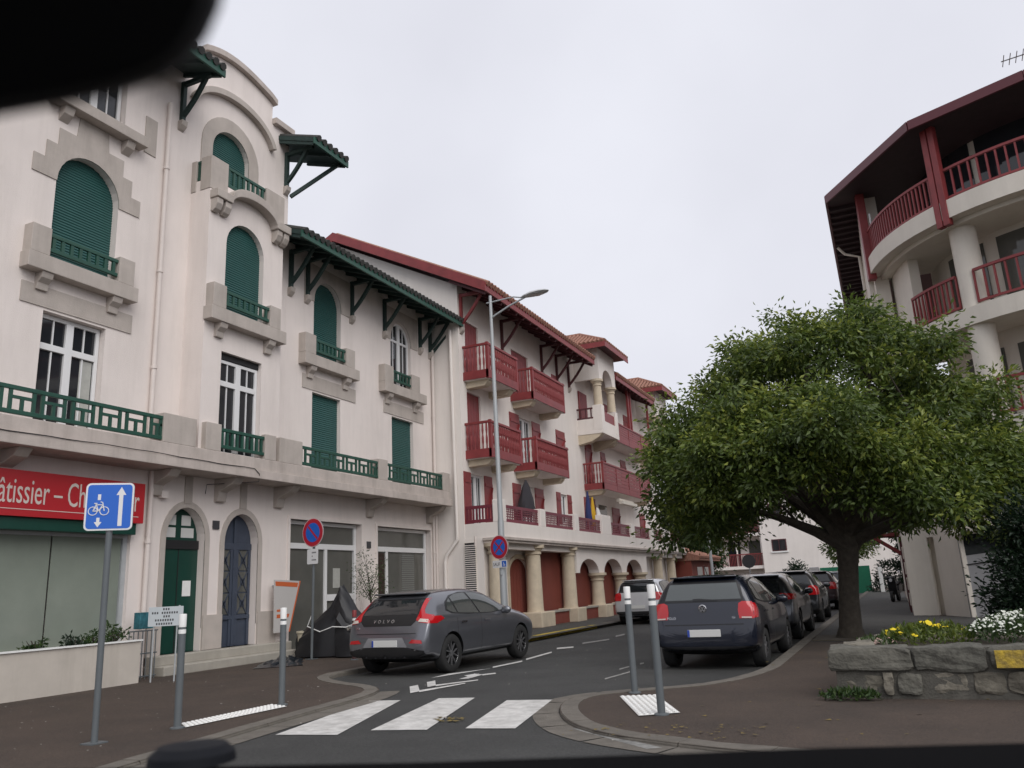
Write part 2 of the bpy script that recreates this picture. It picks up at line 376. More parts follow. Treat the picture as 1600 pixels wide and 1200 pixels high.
# ---------------------------------------------------------------- left building (faces +X; points are (y, z))
XA, XB, XS = -13.2, -12.62, -12.48
LB = thing('apartment_building', 'white and grey corner apartment building with green shutters and a pastry shop below', 'building', (-13.2, 13, PZ))
def slabholes(outer, holes, x, t, mb=None):
    mb = mb or MB(); mb.holes(outer, holes, x, t); n = len(outer)
    mb.add([(x, *p) for p in outer] + [(x - t, *p) for p in outer], [(i, (i+1) % n, (i+1) % n + n, i + n) for i in range(n)]); return mb
A2 = archhole(9.08, 10.45, 7.57, 9.22, 9.92); A4 = archhole(12.84, 14.05, 10.22, 11.85, 12.46)
A5 = archhole(16.68, 17.88, 7.57, 9.2, 9.83); A6 = archhole(20.42, 21.6, 7.57, 9.12, 9.75)
D1 = archhole(12.11, 13.16, 0.45, 2.68, 3.34); D2 = archhole(13.72, 14.78, 0.45, 2.66, 3.30)
slabholes(rect(3, 22.95, 0.0, 4.25), [rect(3.5, 11.28, 0.76, 2.75), D1, D2, rect(15.85, 18.85, 0.16, 3.3), rect(19.6, 22.6, 0.42, 3.3)], XA, 0.28).build('wall', M_wall, LB)
slabholes([(3, 4.25), (15.55, 4.25), (15.55, 13.0), (3, 13.0)], [rect(9.08, 10.38, 4.44, 6.63), A2, rect(9.15, 10.45, 10.95, 12.5), rect(12.84, 13.0, 4.6, 4.7), A4], XA - 0.002, 0.24).build('wall', M_wall, LB)
slabholes(rect(15.55, 22.95, 4.25, 10.6), [rect(16.66, 17.88, 4.44, 6.63), rect(20.45, 21.68, 4.44, 6.63), A5, A6], XA, 0.24).build('wall', M_wall, LB)
MB().box(-24, XA - 0.45, 3, 15.5, 0.0, 12.9).build('wall', M_wall, LB)
MB().box(-24, XA - 0.45, 15.5, 22.9, 0.0, 10.5).build('wall', M_wall, LB)
MB().box(XA - 0.45, XA - 0.005, 15.2, 15.54, 10.6, 12.95).build('wall', M_wall, LB)
# bay
A3 = archhole(12.83, 14.05, 7.5, 9.25, 9.87)
bay = slabholes(rect(12.28, 14.72, 4.25, 10.36), [rect(12.82, 14.08, 4.44, 6.7), A3], XB, 0.2)
bay.box(XA - 0.01, XB - 0.002, 12.281, 12.36, 4.25, 10.36).box(XA - 0.01, XB - 0.002, 14.64, 14.719, 4.25, 10.36)
bay.build('bay_wall', M_wall, LB)
MB().box(XA - 0.01, XB - 0.005, 12.3, 14.7, 10.24, 10.36).build('bay_roof', M_ledge, LB)
# loggia parapet on top of the bay
for q in ((XB - 0.30, XB + 0.01, 12.27, 12.80, 10.37, 11.18), (XB - 0.30, XB + 0.01, 14.07, 14.73, 10.37, 11.18), (XA, XA + 0.14, 12.27, 12.5, 10.37, 11.14)):
    MB().box(*q).build('pier', M_trim, LB, bevel=0.01)
MB().box(XA + .14, XB - .302, 12.29, 12.44, 10.365, 10.62).build('parapet', M_wall, LB); MB().box(XB - .25, XB - .004, 12.802, 14.068, 10.365, 10.62).build('parapet', M_wall, LB)
def grate(name, y0, y1, z0, z1, x, n, parent, style='bars', m=None, axis='y'):
    """green railing: one mesh for the two rails, every bar an object of its own"""
    m = m or M_green; mb = MB(); r = 0.045
    if axis == 'y':
        mb.box(x - .03, x + .03, y0, y1, z1 - 0.07, z1).box(x - .03, x + .03, y0, y1, z0, z0 + 0.07)
    else:
        mb.box(y0, y1, x - .03, x + .03, z1 - 0.07, z1).box(y0, y1, x - .03, x + .03, z0, z0 + 0.07)
    g = mb.build(name, m, parent, bevel=0.006)
    def bar(a, b, za, zb):
        q = MB()
        if axis == 'y': q.box(x - .02, x + .02, a, b, za, zb)
        else: q.box(a, b, x - .02, x + .02, za, zb)
        q.build('bar', m, g)
    if style == 'bars':
        st = (y1 - y0) / n
        for i in range(n):
            c = y0 + st * (i + .5); bar(c - 0.032, c + 0.032, z0 + .07, z1 - .07)
    else:
        y = y0
        while y < y1 - 0.3:
            bar(y, y + .055, z0 + .07, z1 - .07); bar(y + .155, y + .21, z0 + .07, z1 - .07)
            e = min(y + 0.56, y1); zm = z0 + (z1 - z0) * 0.60
            bar(y + .211, e - 0.001, zm - .025, zm + .025); c = (y + .21 + e) / 2; bar(c - .027, c + .027, z0 + .07, zm - .026)
            y += 0.56
        bar(y1 - .055, y1, z0 + .07, z1 - .07)
    return g
grate('railing', 12.80, 14.07, 10.66, 11.16, XB - 0.06, 8, LB)
grate('railing', XA + 0.14, XB - 0.30, 10.66, 11.14, 12.34, 2, LB, axis='x')
# gable with its curved copings
top = [(12.40, 14.22)] + [(12.40 + 2.52 * i / 12, 14.20 + 0.26 * math.sin(PI * (i / 12) ** .8)) for i in range(1, 12)] + [(14.92, 14.16)]
g = [(11.45, 12.99), (15.54, 12.99), (15.54, 13.55), (14.86, 13.55), (14.86, 14.1)] + [(y, z - 0.08) for y, z in reversed(top[1:-1])] + [(12.46, 14.1), (12.46, 13.55), (11.45, 13.55)]
MB().prism(g, 'x', XA - 0.38, XA - 0.003).build('gable', M_wall, LB)
cp = MB().ring([(y, z - 0.07) for y, z in top], [(y, z + 0.09) for y, z in top], XA - 0.45, XA + 0.13)
cp.box(XA - 0.45, XA + 0.13, 14.87, 15.62, 13.55, 13.72).box(XA - 0.45, XA + 0.13, 11.38, 12.45, 13.55, 13.72)
cp.build('coping', M_ledge, LB, bevel=0.012)
hd = arc(13.5, 12.55, 1.30, PI * 0.93, PI * 0.07, 20, 0.78); ho = arc(13.5, 12.55, 1.44, PI * 0.93, PI * 0.07, 20, 0.94)
MB().ring(hd, ho, XA - 0.01, XA + 0.15).build('hood_moulding', M_trim, LB, bevel=0.01)
hi = [(12.84, 10.62)] + arc(13.445, 11.85, 0.605, PI, 0, 16, 0.61) + [(14.05, 10.62)]
hx = [(12.50, 10.62)] + arc(13.445, 11.85, 0.945, PI, 0, 16, 0.97) + [(14.39, 10.62)]
MB().ring(hi, hx, XA - 0.01, XA + 0.022).build('arch_surround', M_trim, LB)
# hood over the bay window with paired scroll corbels
hb = [(12.28, 10.12), (12.75, 10.12)] + arc(13.5, 10.12, 0.75, PI, 0, 14, 0.36)[1:-1] + [(14.25, 10.12), (14.74, 10.12)]
MB().ring([(y, z) for y, z in hb], [(y, z + 0.2) for y, z in hb], XB - 0.01, XB + 0.24).build('hood_moulding', M_trim, LB, bevel=0.015)
for y in (12.40, 12.66, 14.38, 14.62):
    pr = [(XB - .005, 10.115), (XB + .2, 10.115), (XB + .2, 9.98), (XB + .14, 9.86), (XB + .05, 9.80), (XB - .005, 9.84)]
    MB().prism(pr, 'y', y - 0.09, y + 0.09).build('corbel', M_trim, LB, bevel=0.015)
# roller shutters: real slats, round headed where the opening is
def shutter(y0, y1, z0, zs, zt, x, parent, m=None, pitch=0.055, mull=False):
    mb = MB(); z = z0; c = (y0 + y1) / 2; hw = (y1 - y0) / 2
    while z < zt - 0.01:
        h = min(pitch, zt - z); zz = z + h
        k = hw if zz <= zs else hw * math.sqrt(max(0.0001, 1 - ((zz - zs) / (zt - zs)) ** 2))
        k0 = hw if z <= zs else hw * math.sqrt(max(0.0001, 1 - ((z - zs) / (zt - zs)) ** 2))
        mb.add([(x, c-k0, z), (x, c+k0, z), (x + .014, c+k0, z + h*.35), (x + .014, c-k0, z + h*.35), (x, c+k, zz), (x, c-k, zz)], [(0,1,2,3), (3,2,4,5)]); z = zz
    o = mb.build('roller_shutter', m or M_shut, parent, fix=False); return o
for a in ((9.08, 10.45, 7.57, 9.22, 9.92, XA - 0.17), (12.84, 14.05, 10.37, 11.85, 12.46, XA - 0.13), (16.68, 17.88, 7.57, 9.2, 9.83, XA - 0.15),
          (12.83, 14.05, 7.5, 9.25, 9.87, XB - 0.14), (16.66, 17.88, 4.44, 6.63, 6.63, XA - 0.12), (20.45, 21.68, 4.44, 6.63, 6.63, XA - 0.12)):
    shutter(*a, LB)
# windows: frame, glazing bars and panes
def casement(y0, y1, z0, z1, x, parent, ztr=None, leaves=2, bars=1, curtain=False, arch=None, fw=0.075):
    """white window; ztr = transom height. Panes are objects of their own."""
    fr = MB(); zt = z1
    fr.box(x, x + .06, y0, y0 + fw, z0, zt).box(x, x + .06, y1 - fw, y1, z0, zt).box(x + .001, x + .059, y0 + fw, y1 - fw, z0, z0 + fw)
    if arch is None: fr.box(x + .001, x + .059, y0 + fw, y1 - fw, zt - fw, zt)
    else:
        c = (y0 + y1) / 2; r = (y1 - y0) / 2
        fr.ring(arc(c, zt, r - fw, PI, 0, 14, arch - zt - fw), arc(c, zt, r, PI, 0, 14, arch - zt), x, x + .06)
        fr.box(x + .002, x + .058, y0 + fw, y1 - fw, zt - .05, zt + .03)
    if ztr: fr.box(x + .002, x + .070, y0 + fw, y1 - fw, ztr - .06, ztr + .06)
    c = (y0 + y1) / 2
    if leaves == 2: fr.box(x + .003, x + .072, c - .075, c + .075, z0 + fw, (arch or zt) - fw)
    w = fr.build('window', M_white, parent, bevel=0.006)
    gx = x + .015
    zones = [(z0 + fw, (ztr - .06) if ztr else zt - (fw if arch is None else .05))]
    if ztr: zones.append((ztr + .06, zt - fw))
    for za, zb in zones:
        for (a, b) in (((y0 + fw, c - .075), (c + .075, y1 - fw)) if leaves == 2 else ((y0 + fw, y1 - fw),)):
            n = bars + 1
            for i in range(n):
                p, q = a + (b - a) * i / n, a + (b - a) * (i + 1) / n
                MB().box(gx, gx + .006, p, q, za, zb).build('pane', M_glass, w)
                if i: MB().box(gx - .002, gx + .03, p - .013, p + .013, za, zb).build('glazing_bar', M_white, w)
    if arch is not None:
        MB().prism([(y0 + fw, zt)] + arc(c, zt, (y1 - y0) / 2 - fw, PI, 0, 12, arch - zt - fw) + [(y1 - fw, zt)], 'x', gx, gx + .006).build('pane', M_glass, w)
        for s in (-1, 1):
            MB().box(gx - .002, gx + .03, c + s * .28 - .012, c + s * .28 + .012, zt, zt + (arch - zt) * .72).build('glazing_bar', M_white, w)
    if curtain:
        MB().box(gx + .006, gx + .0075, c + (y1 - c) * .45, y1 - fw - .02, z0 + fw, (ztr or zt) - .08).build('curtain', M_curt, w)
    return w
casement(9.10, 10.37, 4.45, 6.62, XA - 0.2, LB, ztr=6.02, curtain=True)
casement(12.84, 14.07, 4.45, 6.55, XB - 0.17, LB, ztr=6.02)
MB().box(XB - .17, XB - .09, 12.82, 14.08, 6.56, 6.7).build('shutter_box', M_black, LB)
casement(9.17, 10.43, 10.97, 12.48, XA - 0.2, LB)
casement(20.43, 21.59, 7.58, 9.12, XA - 0.15, LB, arch=9.74)
# lintels, stepped surround, sills with end piers
for a, b in ((8.62, 10.95), (16.24, 18.57), (20.0, 22.32)):
    MB().box(XA - .01, XA + .02, a, b, 6.68, 7.06).build('lintel', M_trim, LB)
st = [(1.18, 9.2), (1.18, 9.56), (0.95, 9.56), (0.95, 9.92), (0.72, 9.92), (0.72, 10.28), (0.36, 10.28), (0.30, 10.92)]
c2 = 9.765; outer = [(c2 + a, b) for a, b in st] + [(c2 - a, b) for a, b in reversed(st)]
inner = [(c2 - .685, 9.2)] + arc(c2, 9.22, .685, PI, 0, 14, .70) + [(c2 + .685, 9.2)]
MB().prism(outer + inner, 'x', XA - .01, XA + .02).build('stepped_surround', M_trim, LB)
for (ca, zs, zt, hw) in ((17.28, 9.2, 9.83, .60), (21.01, 9.12, 9.75, .59)):
    i_ = [(ca - hw, zs - .05)] + arc(ca, zs, hw, PI, 0, 14, zt - zs) + [(ca + hw, zs - .05)]
    o_ = [(ca - hw - .42, zs - .05)] + [(ca - hw - .42 + (2 * hw + .84) * i / 14, zt + .38) for i in range(15)] + [(ca + hw + .42, zs - .05)]
    MB().ring(i_, o_, XA - .01, XA + .018).build('arch_surround', M_trim, LB)
def sill(y0, y1, pl, pr_, x, nb, name='sill'):
    f = x + 0.24
    s = MB().box(x - .02, f, y0, y1, 7.27, 7.57).build('sill', M_trim, LB, bevel=0.012)
    MB().box(x - .015, f - .012, pl[0], pl[1], 7.572, 8.1).build('pier', M_trim, s, bevel=0.01)
    MB().box(x - .015, f - .012, pr_[0], pr_[1], 7.572, 8.1).build('pier', M_trim, s, bevel=0.01)
    for c in (y0 + .42, y1 - .42):
        MB().prism([(x - .01, 7.268), (f - .03, 7.268), (f - .06, 7.16), (x + .09, 7.08), (x + .07, 6.96), (x - .01, 6.96)], 'y', c - .11, c + .11).build('corbel', M_trim, s, bevel=0.01)
    grate('railing', pl[1], pr_[0], 7.68, 8.03, f - .08, nb, LB)
sill(8.55, 10.87, (8.58, 8.95), (10.40, 10.76), XA, 8)
sill(16.08, 18.46, (16.08, 16.52), (17.85, 18.25), XA, 8)
sill(19.76, 22.18, (19.76, 20.24), (21.30, 21.78), XA, 6)
sill(12.26, 14.64, (12.30, 12.68), (14.08, 14.44), XB, 8)
s3 = MB().box(XA - .02, XA + .26, 8.75, 10.85, 10.70, 10.93).build('sill', M_trim, LB, bevel=0.012)
for c in (9.1, 10.5): MB().prism([(XA - .01, 10.698), (XA + .2, 10.698), (XA + .15, 10.55), (XA - .01, 10.42)], 'y', c - .1, c + .1).build('corbel', M_trim, s3, bevel=0.01)
MB().box(XA - .01, XA + .02, 10.95, 11.25, 10.75, 11.6).build('lintel', M_trim, LB)
# first floor balcony slab, piers, railings, cable, corbels
sl = MB().box(XA - .02, XS, 3, 22.72, 4.20, 4.46).box(XA - .02, XS + .045, 3, 22.75, 4.0, 4.198)
sl.build('balcony_slab', M_ledge, LB, bevel=0.012)
for a, b in ((11.27, 12.10), (12.36, 12.79), (14.14, 14.50), (14.62, 15.43), (18.69, 19.13), (22.27, 22.70)):
    MB().box(XS - .36, XS - .008, a, b, 4.462, 5.04).build('pier', M_trim, LB, bevel=0.01)
grate('railing', 3.0, 11.27, 4.50, 4.97, XS - .07, 0, LB, 'tee')
grate('railing', 12.79, 14.14, 4.55, 4.98, XS - .07, 9, LB)
grate('railing', 15.43, 18.69, 4.50, 4.96, XS - .07, 0, LB, 'tee')
grate('railing', 19.13, 22.27, 4.50, 4.97, XS - .07, 0, LB, 'tee')
cab = [(XS + .055, 5 + .35 * i, 4.205 + 0.006 * math.sin(i * 1.9) + .010 * math.sin(i * .5)) for i in range(26)]
cab += [(XS + .055, 13.9, 4.1), (XS + .0, 13.95, 3.94), (XS - .25, 13.6, 3.9), (XA + .05, 13.1, 3.86), (XA + .04, 13.08, 3.66)]
MB().tube(cab, 0.008, 6).build('cable', M_black, LB)
for y in (11.75, 13.5, 15.4, 19.2, 22.5, 6.0, 8.6):
    MB().prism([(XA - .01, 3.998), (XS - .1, 3.998), (XS - .22, 3.86), (XA + .14, 3.72), (XA + .10, 3.52), (XA - .01, 3.50)], 'y', y - .13, y + .13).build('corbel', M_trim, LB, bevel=0.012)
# eaves: roof slabs with tile ends, timber boards and brackets
def roof(y0, y1, ze, xe, xb, slope, tiles=True):
    zb = ze + (xe - xb) * slope
    r = MB().prism([(xe, ze - .02), (xe, ze + .10), (xb, zb + .10), (xb, zb - .02)], 'y', y0, y1).build('roof', M_eave, LB)
    MB().box(xe, xe + .05, y0 - .02, y1 + .02, ze - .10, ze + .09).build('fascia', M_green, r, bevel=0.008)
    t = MB(); n = int((y1 - y0) / .21)
    for i in range(n):
        y = y0 + (i + .5) * (y1 - y0) / n
        t.tube([(xe + .10, y, ze + .095), (xe - 2.4, y, ze + .095 + 2.5 * slope)], .085, 8)
    t.build('roof_tiles', M_dtile, r, smooth=True, kind='stuff')
    rf = MB(); k = int((y1 - y0) / .55)
    for i in range(k + 1):
        y = y0 + .05 + (y1 - y0 - .1) * i / k
        rf.bar((xe - .02, y, ze - .06), (xe - 1.3, y, ze - .06 + 1.28 * slope), .06, .09)
    rf.build('rafters', M_eave, r)
    return r
roof(3, 11.95, 12.86, -12.05, -20, .33); roof(15.12, 16.55, 12.86, -12.05, -20, .33); roof(14.75, 23.15, 10.12, -12.1, -20, .36)
def bracket(y, zt, x, reach=0.95, h=1.05, m=None, parent=None, cor=True):
    m = m or M_eave; mb = MB()
    mb.box(x, x + .09, y - .05, y + .05, zt - h, zt); mb.box(x + .09, x + reach, y - .045, y + .045, zt - .11, zt - .01)
    pts = [(x + .05 + (reach - .25) * t, zt - h + .12 + (h - .22) * (t ** 1.0) - .06 * math.sin(PI * t)) for t in (0, .25, .5, .75, 1)]
    for a, b in zip(pts[:-1], pts[1:]): mb.bar((a[0], y, a[1]), (b[0], y, b[1]), .085, .085)
    o = mb.build('eave_bracket', m, parent or LB)
    if cor: MB().prism([(x - .01, zt - h - .002), (x + .14, zt - h - .002), (x + .12, zt - h - .12), (x + .05, zt - h - .2), (x - .01, zt - h - .24)], 'y', y - .08, y + .08).build('corbel', M_trim, o, bevel=0.01)
    return o
for y in (5.5, 8.4, 11.88): bracket(y, 12.96, XA, 0.9, 1.0)
bracket(15.42, 12.96, XA, 0.9, 1.0)
for y in (15.68, 16.35, 18.35, 20.05, 22.15, 22.80): bracket(y, 10.26, XA)
MB().bar((XA + .05, 15.58, 11.75), (-12.2, 16.42, 12.86), .09).build('strut', M_eave, LB); MB().bar((XA + .05, 22.9, 9.2), (XS + .2, 23.05, 10.1), .08).build('strut', M_eave, LB)
# gutters and downpipes
def pipe(pts, parent, r=0.05, m=None, rings=()):
    p = MB().tube(pts, r, 10).build('downpipe', m or M_pipe, parent, smooth=True)
    for z in rings: MB().lathe([(r + .014, -.03), (r + .014, .03)], (pts[0][0], pts[0][1], z), 12).build('pipe_collar', m or M_pipe, p)
    return p
pipe([(XA + .08, 11.50, 12.2), (XA + .08, 11.50, 4.47)], LB, rings=(10.6, 8.2, 6.1)); pipe([(XA + .08, 11.62, 3.99), (XA + .08, 11.62, .1)], LB, rings=(2.6,))
pipe([(XA + .08, 22.86, 9.3), (XA + .08, 22.86, .1)], LB, rings=(7.0, 3.9, 2.2))
pipe([(XA + .08, 22.70, 3.98), (XA + .08, 22.70, .1)], LB, .04, rings=(2.6,))
# doors
def arch_ring(c, hw, zb, zs, zt, wd, x, t):
    i_ = [(c - hw, zb)] + arc(c, zs, hw, PI, 0, 16, zt - zs) + [(c + hw, zb)]
    o_ = [(c - hw - wd, zb)] + arc(c, zs, hw + wd, PI, 0, 16, zt - zs + wd) + [(c + hw + wd, zb)]
    return MB().ring(i_, o_, x - .01, x + t)
arch_ring(12.635, .525, 0.9, 2.68, 3.34, .13, XA, .02).build('arch_surround', M_trim, LB)
arch_ring(14.25, .53, 0.9, 2.66, 3.30, .13, XA, .02).build('arch_surround', M_trim, LB)
for y in (12.635, 14.25): MB().box(XA - .01, XA + .035, y - .1, y + .1, 3.42, 3.98).build('keystone', M_trim, LB)
for q in ((13.17, 13.71, .46), (11.75, 12.10, .12), (14.80, 15.4, .3)): MB().box(XA - .01, XA + .045, q[0], q[1], q[2], 1.15).build('plinth', M_trim, LB)
d = MB().box(XA - .24, XA - .18, 12.11, 13.16, .45, 2.62).prism([(12.11, 2.62)] + arc(12.635, 2.68, .525, PI, 0, 14, .66) + [(13.16, 2.62)], 'x', XA - .26, XA - .22)
d.build('door', M_dgreen, LB); dr = bpy.data.objects['door']
dd = MB(); dd.box(XA - .18, XA - .172, 12.625, 12.645, .45, 2.55); dd.box(XA - .20, XA - .15, 12.12, 13.15, 2.5, 2.68); dd.build('door_trim', M_black, dr)
for a, b, z0, z1 in ((12.2, 12.56, 2.74, 2.94), (12.71, 13.05, 2.74, 2.94), (12.30, 12.56, 2.99, 3.20), (12.71, 12.96, 2.99, 3.20)):
    MB().box(XA - .219, XA - .212, a, b, z0, z1).build('fanlight_pane', mat('bright_fanlight', (0.6, 0.6, 0.58), .3), dr)
MB().box(XA - .179, XA - .174, 12.78, 13.0, 1.55, 1.86).build('notice', M_wpaint, dr)
MB().lathe([(.02, 0), (.03, .03), (.0, .05)], (XA - .18, 12.72, 1.35), 8, 'x').build('handle', M_galv, dr)
bd = MB().box(XA - .26, XA - .21, 13.72, 14.78, .45, 2.62).prism([(13.72, 2.62)] + arc(14.25, 2.66, .53, PI, 0, 14, .64) + [(14.78, 2.62)], 'x', XA - .26, XA - .212)
bd = bd.build('door', M_blue, LB)
bt = MB().box(XA - .21, XA - .165, 14.21, 14.29, .45, 3.2).box(XA - .21, XA - .17, 13.73, 14.77, 2.52, 2.66).box(XA - .21, XA - .17, 13.73, 14.77, 1.02, 1.10)
for a in (13.74, 14.13, 14.30, 14.69): bt.box(XA - .209, XA - .175, a, a + .07, .46, 2.52)
bt.build('door_trim', M_blue, bd, bevel=0.006)
for a in (13.82, 14.38):
    for k in range(3):
        z0 = 1.13 + k * .47; MB().box(XA - .205, XA - .198, a, a + .30, z0, z0 + .44).build('pane', M_glasss, bd)
        q = MB().bar((XA - .19, a, z0), (XA - .19, a + .3, z0 + .44), .02).bar((XA - .19, a + .3, z0), (XA - .19, a, z0 + .44), .02)
        q.box(XA - .197, XA - .18, a + .09, a + .21, z0 + .15, z0 + .29); q.build('door_grille', M_blue, bd)
stp = MB().box(XA + .0, XA + .55, 11.75, 15.7, .09, .27).box(XA - .28, XA + .28, 11.75, 15.7, .26, .45)
stp.build('door_step', M_conc, LB, bevel=0.02)
# shop fronts on the right
def shopfront(y0, y1, z0, z1, x, ztr, mull, name='shop_window'):
    fr = MB(); f = .09
    fr.box(x, x + .08, y0, y0 + f, z0, z1).box(x, x + .08, y1 - f, y1, z0, z1).box(x + .001, x + .079, y0 + f, y1 - f, z1 - f, z1).box(x + .002, x + .078, y0 + f, y1 - f, ztr - .07, ztr + .07)
    for m_ in mull: fr.box(x + .003, x + .077, m_ - .05, m_ + .05, z0, ztr - .07)
    o = fr.build(name, M_white, LB, bevel=0.006); e = [y0 + f] + list(mull) + [y1 - f]
    MB().box(x + .02, x + .03, y0 + f, y1 - f, ztr + .07, z1 - f).build('pane', M_glasss, o)
    for a, b in zip(e[:-1], e[1:]): MB().box(x + .02, x + .03, a + .05, b - .05, z0, ztr - .07).build('pane', M_glasss, o)
    return o
s1 = shopfront(15.88, 18.82, .16, 3.28, XA - .22, 2.66, (17.5,)); s2 = shopfront(19.63, 22.57, .42, 3.28, XA - .22, 2.66, (20.35,))
MB().box(XA - .219, XA - .141, 17.56, 18.72, 1.30, 1.46).build('door_rail', M_white, s1)
MB().box(XA - .189, XA - .184, 17.85, 18.15, 1.62, 2.12).build('poster', M_curt, s1)
bl = MB()
for i in range(34): bl.box(XA - .188, XA - .183, 21.2, 21.9, .5 + i * .062, .54 + i * .062)
bl.build('blind', mat('grey_blind', (.16, .165, .155), .7), s2)
MB().box(XA - .189, XA - .184, 19.75, 20.29, .5, 2.55).build('curtain', mat('brown_interior', (.035, .018, .014), .8), s2)
MB().box(XA - .02, XA + .035, 15.79, 15.87, .16, 3.36).box(XA - .02, XA + .035, 18.84, 18.92, .16, 3.36).box(XA - .02, XA + .034, 15.87, 18.84, 3.29, 3.36).build('shop_surround', M_wall, LB)
MB().box(XA - .02, XA + .035, 19.54, 19.62, .42, 3.36).box(XA - .02, XA + .035, 22.59, 22.67, .42, 3.36).box(XA - .02, XA + .034, 19.62, 22.59, 3.29, 3.36).build('shop_surround', M_wall, LB)
for y, z in ((19.2, 2.75), (13.45, 3.02)): MB().box(XA, XA + .03, y - .09, y + .09, z - .09, z + .09).build('house_number_plate', mat('dark_plate', (.05, .05, .055), .4), LB)
MB().box(XA, XA + .12, 11.86, 12.02, 3.48, 3.62).build('junction_box', M_wall, LB)
# pastry shop: glazing, dark box, red fascia sign with lettering
pw = MB().box(XA - .16, XA - .08, 3.5, 3.6, .76, 2.75).box(XA - .16, XA - .08, 11.18, 11.28, .76, 2.75).box(XA - .159, XA - .081, 3.6, 11.18, 2.66, 2.75)
pw = pw.build('shop_window', M_galv, LB)
for a, b in ((3.6, 6.2), (6.22, 8.55), (8.58, 9.72), (9.75, 11.17)):
    MB().box(XA - .13, XA - .12, a, b, .76, 2.66).build('pane', M_glassg, pw)
MB().box(XA, XA + .20, 3.0, 11.22, 2.71, 2.92).build('awning_box', M_dgreen, LB, bevel=0.01)
sg = MB().box(XA + .0, XA + .26, 3.0, 11.32, 2.925, 3.68).build('shop_sign', mat('red_sign_panel', (0.42, 0.018, 0.025), .35), LB)
M_let = mat('cream_lettering', (0.62, 0.55, 0.50), .5)
tx = put_text('P\u00e2tissier \u2013 Chocolatier', 0.60, (XA + .262, 0, 3.14), (0, 1, 0), (0, 0, 1), M_let, sg, extrude=.003)
ys = [v.co.y for v in tx.data.vertices]; k = 2.90 / (max(ys) - min(ys)); y1_ = max(ys)
for v in tx.data.vertices: v.co.y = 11.20 + (v.co.y - y1_) * k
MB().box(XA + .261, XA + .264, 3.2, 11.2, 3.035, 3.047).build('sign_line', M_let, sg)
# concrete planter in front of the shop
PL = thing('planter', 'long pale concrete planter box under the pastry shop window', 'planter', (-12.4, 9, PZ))
pm = MB().box(-12.32, -12.25, 3.5, 10.83, PZ, .80).box(-13.18, -12.32, 10.76, 10.83, PZ, .80).box(-13.18, -12.32, 3.5, 3.57, PZ, .80)
pm.build('box', mat('pale_concrete', (.50, .455, .40), .9, var=.08, scale=2, stain=.4), PL)
MB().box(-12.36, -12.22, 3.48, 10.86, .801, .825).build('rim', M_wpaint, PL)
MB().box(-13.17, -12.33, 3.58, 10.75, PZ, .72).build('soil', M_earth, PL)

# ---------------------------------------------------------------- red and white apartment building beyond it
RW, RT, RBX, GW, YG = -12.15, -10.85, -11.2, -11.5, 22.97
RB = thing('apartment_building', 'white apartment building with red timber balconies and a columned arcade', 'building', (-12, 34, PZ))
slabholes(rect(YG, 48, 2.9, 12.0), [rect(23.42, 24.42, 8.35, 10.35), rect(23.42, 24.42, 5.66, 7.85), rect(23.5, 24.42, 3.12, 5.1), rect(27.2, 28.8, 8.35, 10.3),
    rect(27.62, 28.8, 5.66, 7.7), rect(27.5, 28.75, 3.12, 5.1), rect(31.52, 32.3, 3.9, 5.1)], RW, .2).build('wall', M_wallR, RB)
MB().box(-22, RW - .3, YG + .02, 48, 0, 11.0).build('wall', M_wallR, RB)
gx = [(RW - .001, 0.0), (RW - .001, 11.48), (-17.05, 14.02), (-22.6, 11.2), (-22.6, 0.0)]
MB().prism(gx, 'y', YG - .02, YG + .2).build('gable_wall', M_wallR, RB)
# main roof with red fascias
def rroof(y0, y1, name='roof'):
    r = MB().prism([(-10.95, 10.98), (-10.95, 11.16), (-17.05, 14.30), (-23.4, 11.1), (-23.4, 10.92), (-17.05, 14.12)], 'y', y0, y1).build('roof', M_dred, RB)
    MB().box(-10.95, -10.90, y0, y1, 10.93, 11.22).build('fascia', M_red, r)
    for a, b in (((-10.90, 11.08), (-17.05, 14.26)), ((-17.05, 14.26), (-23.4, 11.0))):
        MB().add([(x, y, z + dz) for x, z in (a, b) for y in (y0 - .06, y0) for dz in (-.17, .17)], [(0,1,3,2),(4,6,7,5),(0,4,5,1),(2,3,7,6),(1,5,7,3),(0,2,6,4)]).build('verge_board', M_red, r)
    rf = MB(); k = int((y1 - y0) / .62)
    for i in range(k + 1):
        y = y0 + .1 + (y1 - y0 - .2) * i / k; rf.bar((-10.97, y, 10.90), (-12.3, y, 11.585), .08, .12)
    rf.build('rafters', M_dred, r)
    t = MB(); n = int((y1 - y0) / .24)
    for i in range(n): y = y0 + (i + .5) * (y1 - y0) / n; t.tube([(-10.84, y, 11.20), (-17.0, y, 14.37)], .10, 6)
    t.build('roof_tiles', M_tile, r, smooth=True, kind='stuff')
rroof(22.62, 33.55); rroof(36.75, 43.75)
for y, rc in ((23.12, 1.05), (26.35, 1.05), (30.2, 1.05), (31.9, 1.05), (33.35, 1.05)): bracket(y, 11.2, RW, rc, 1.2, M_dred if y > 24 else M_red, RB)
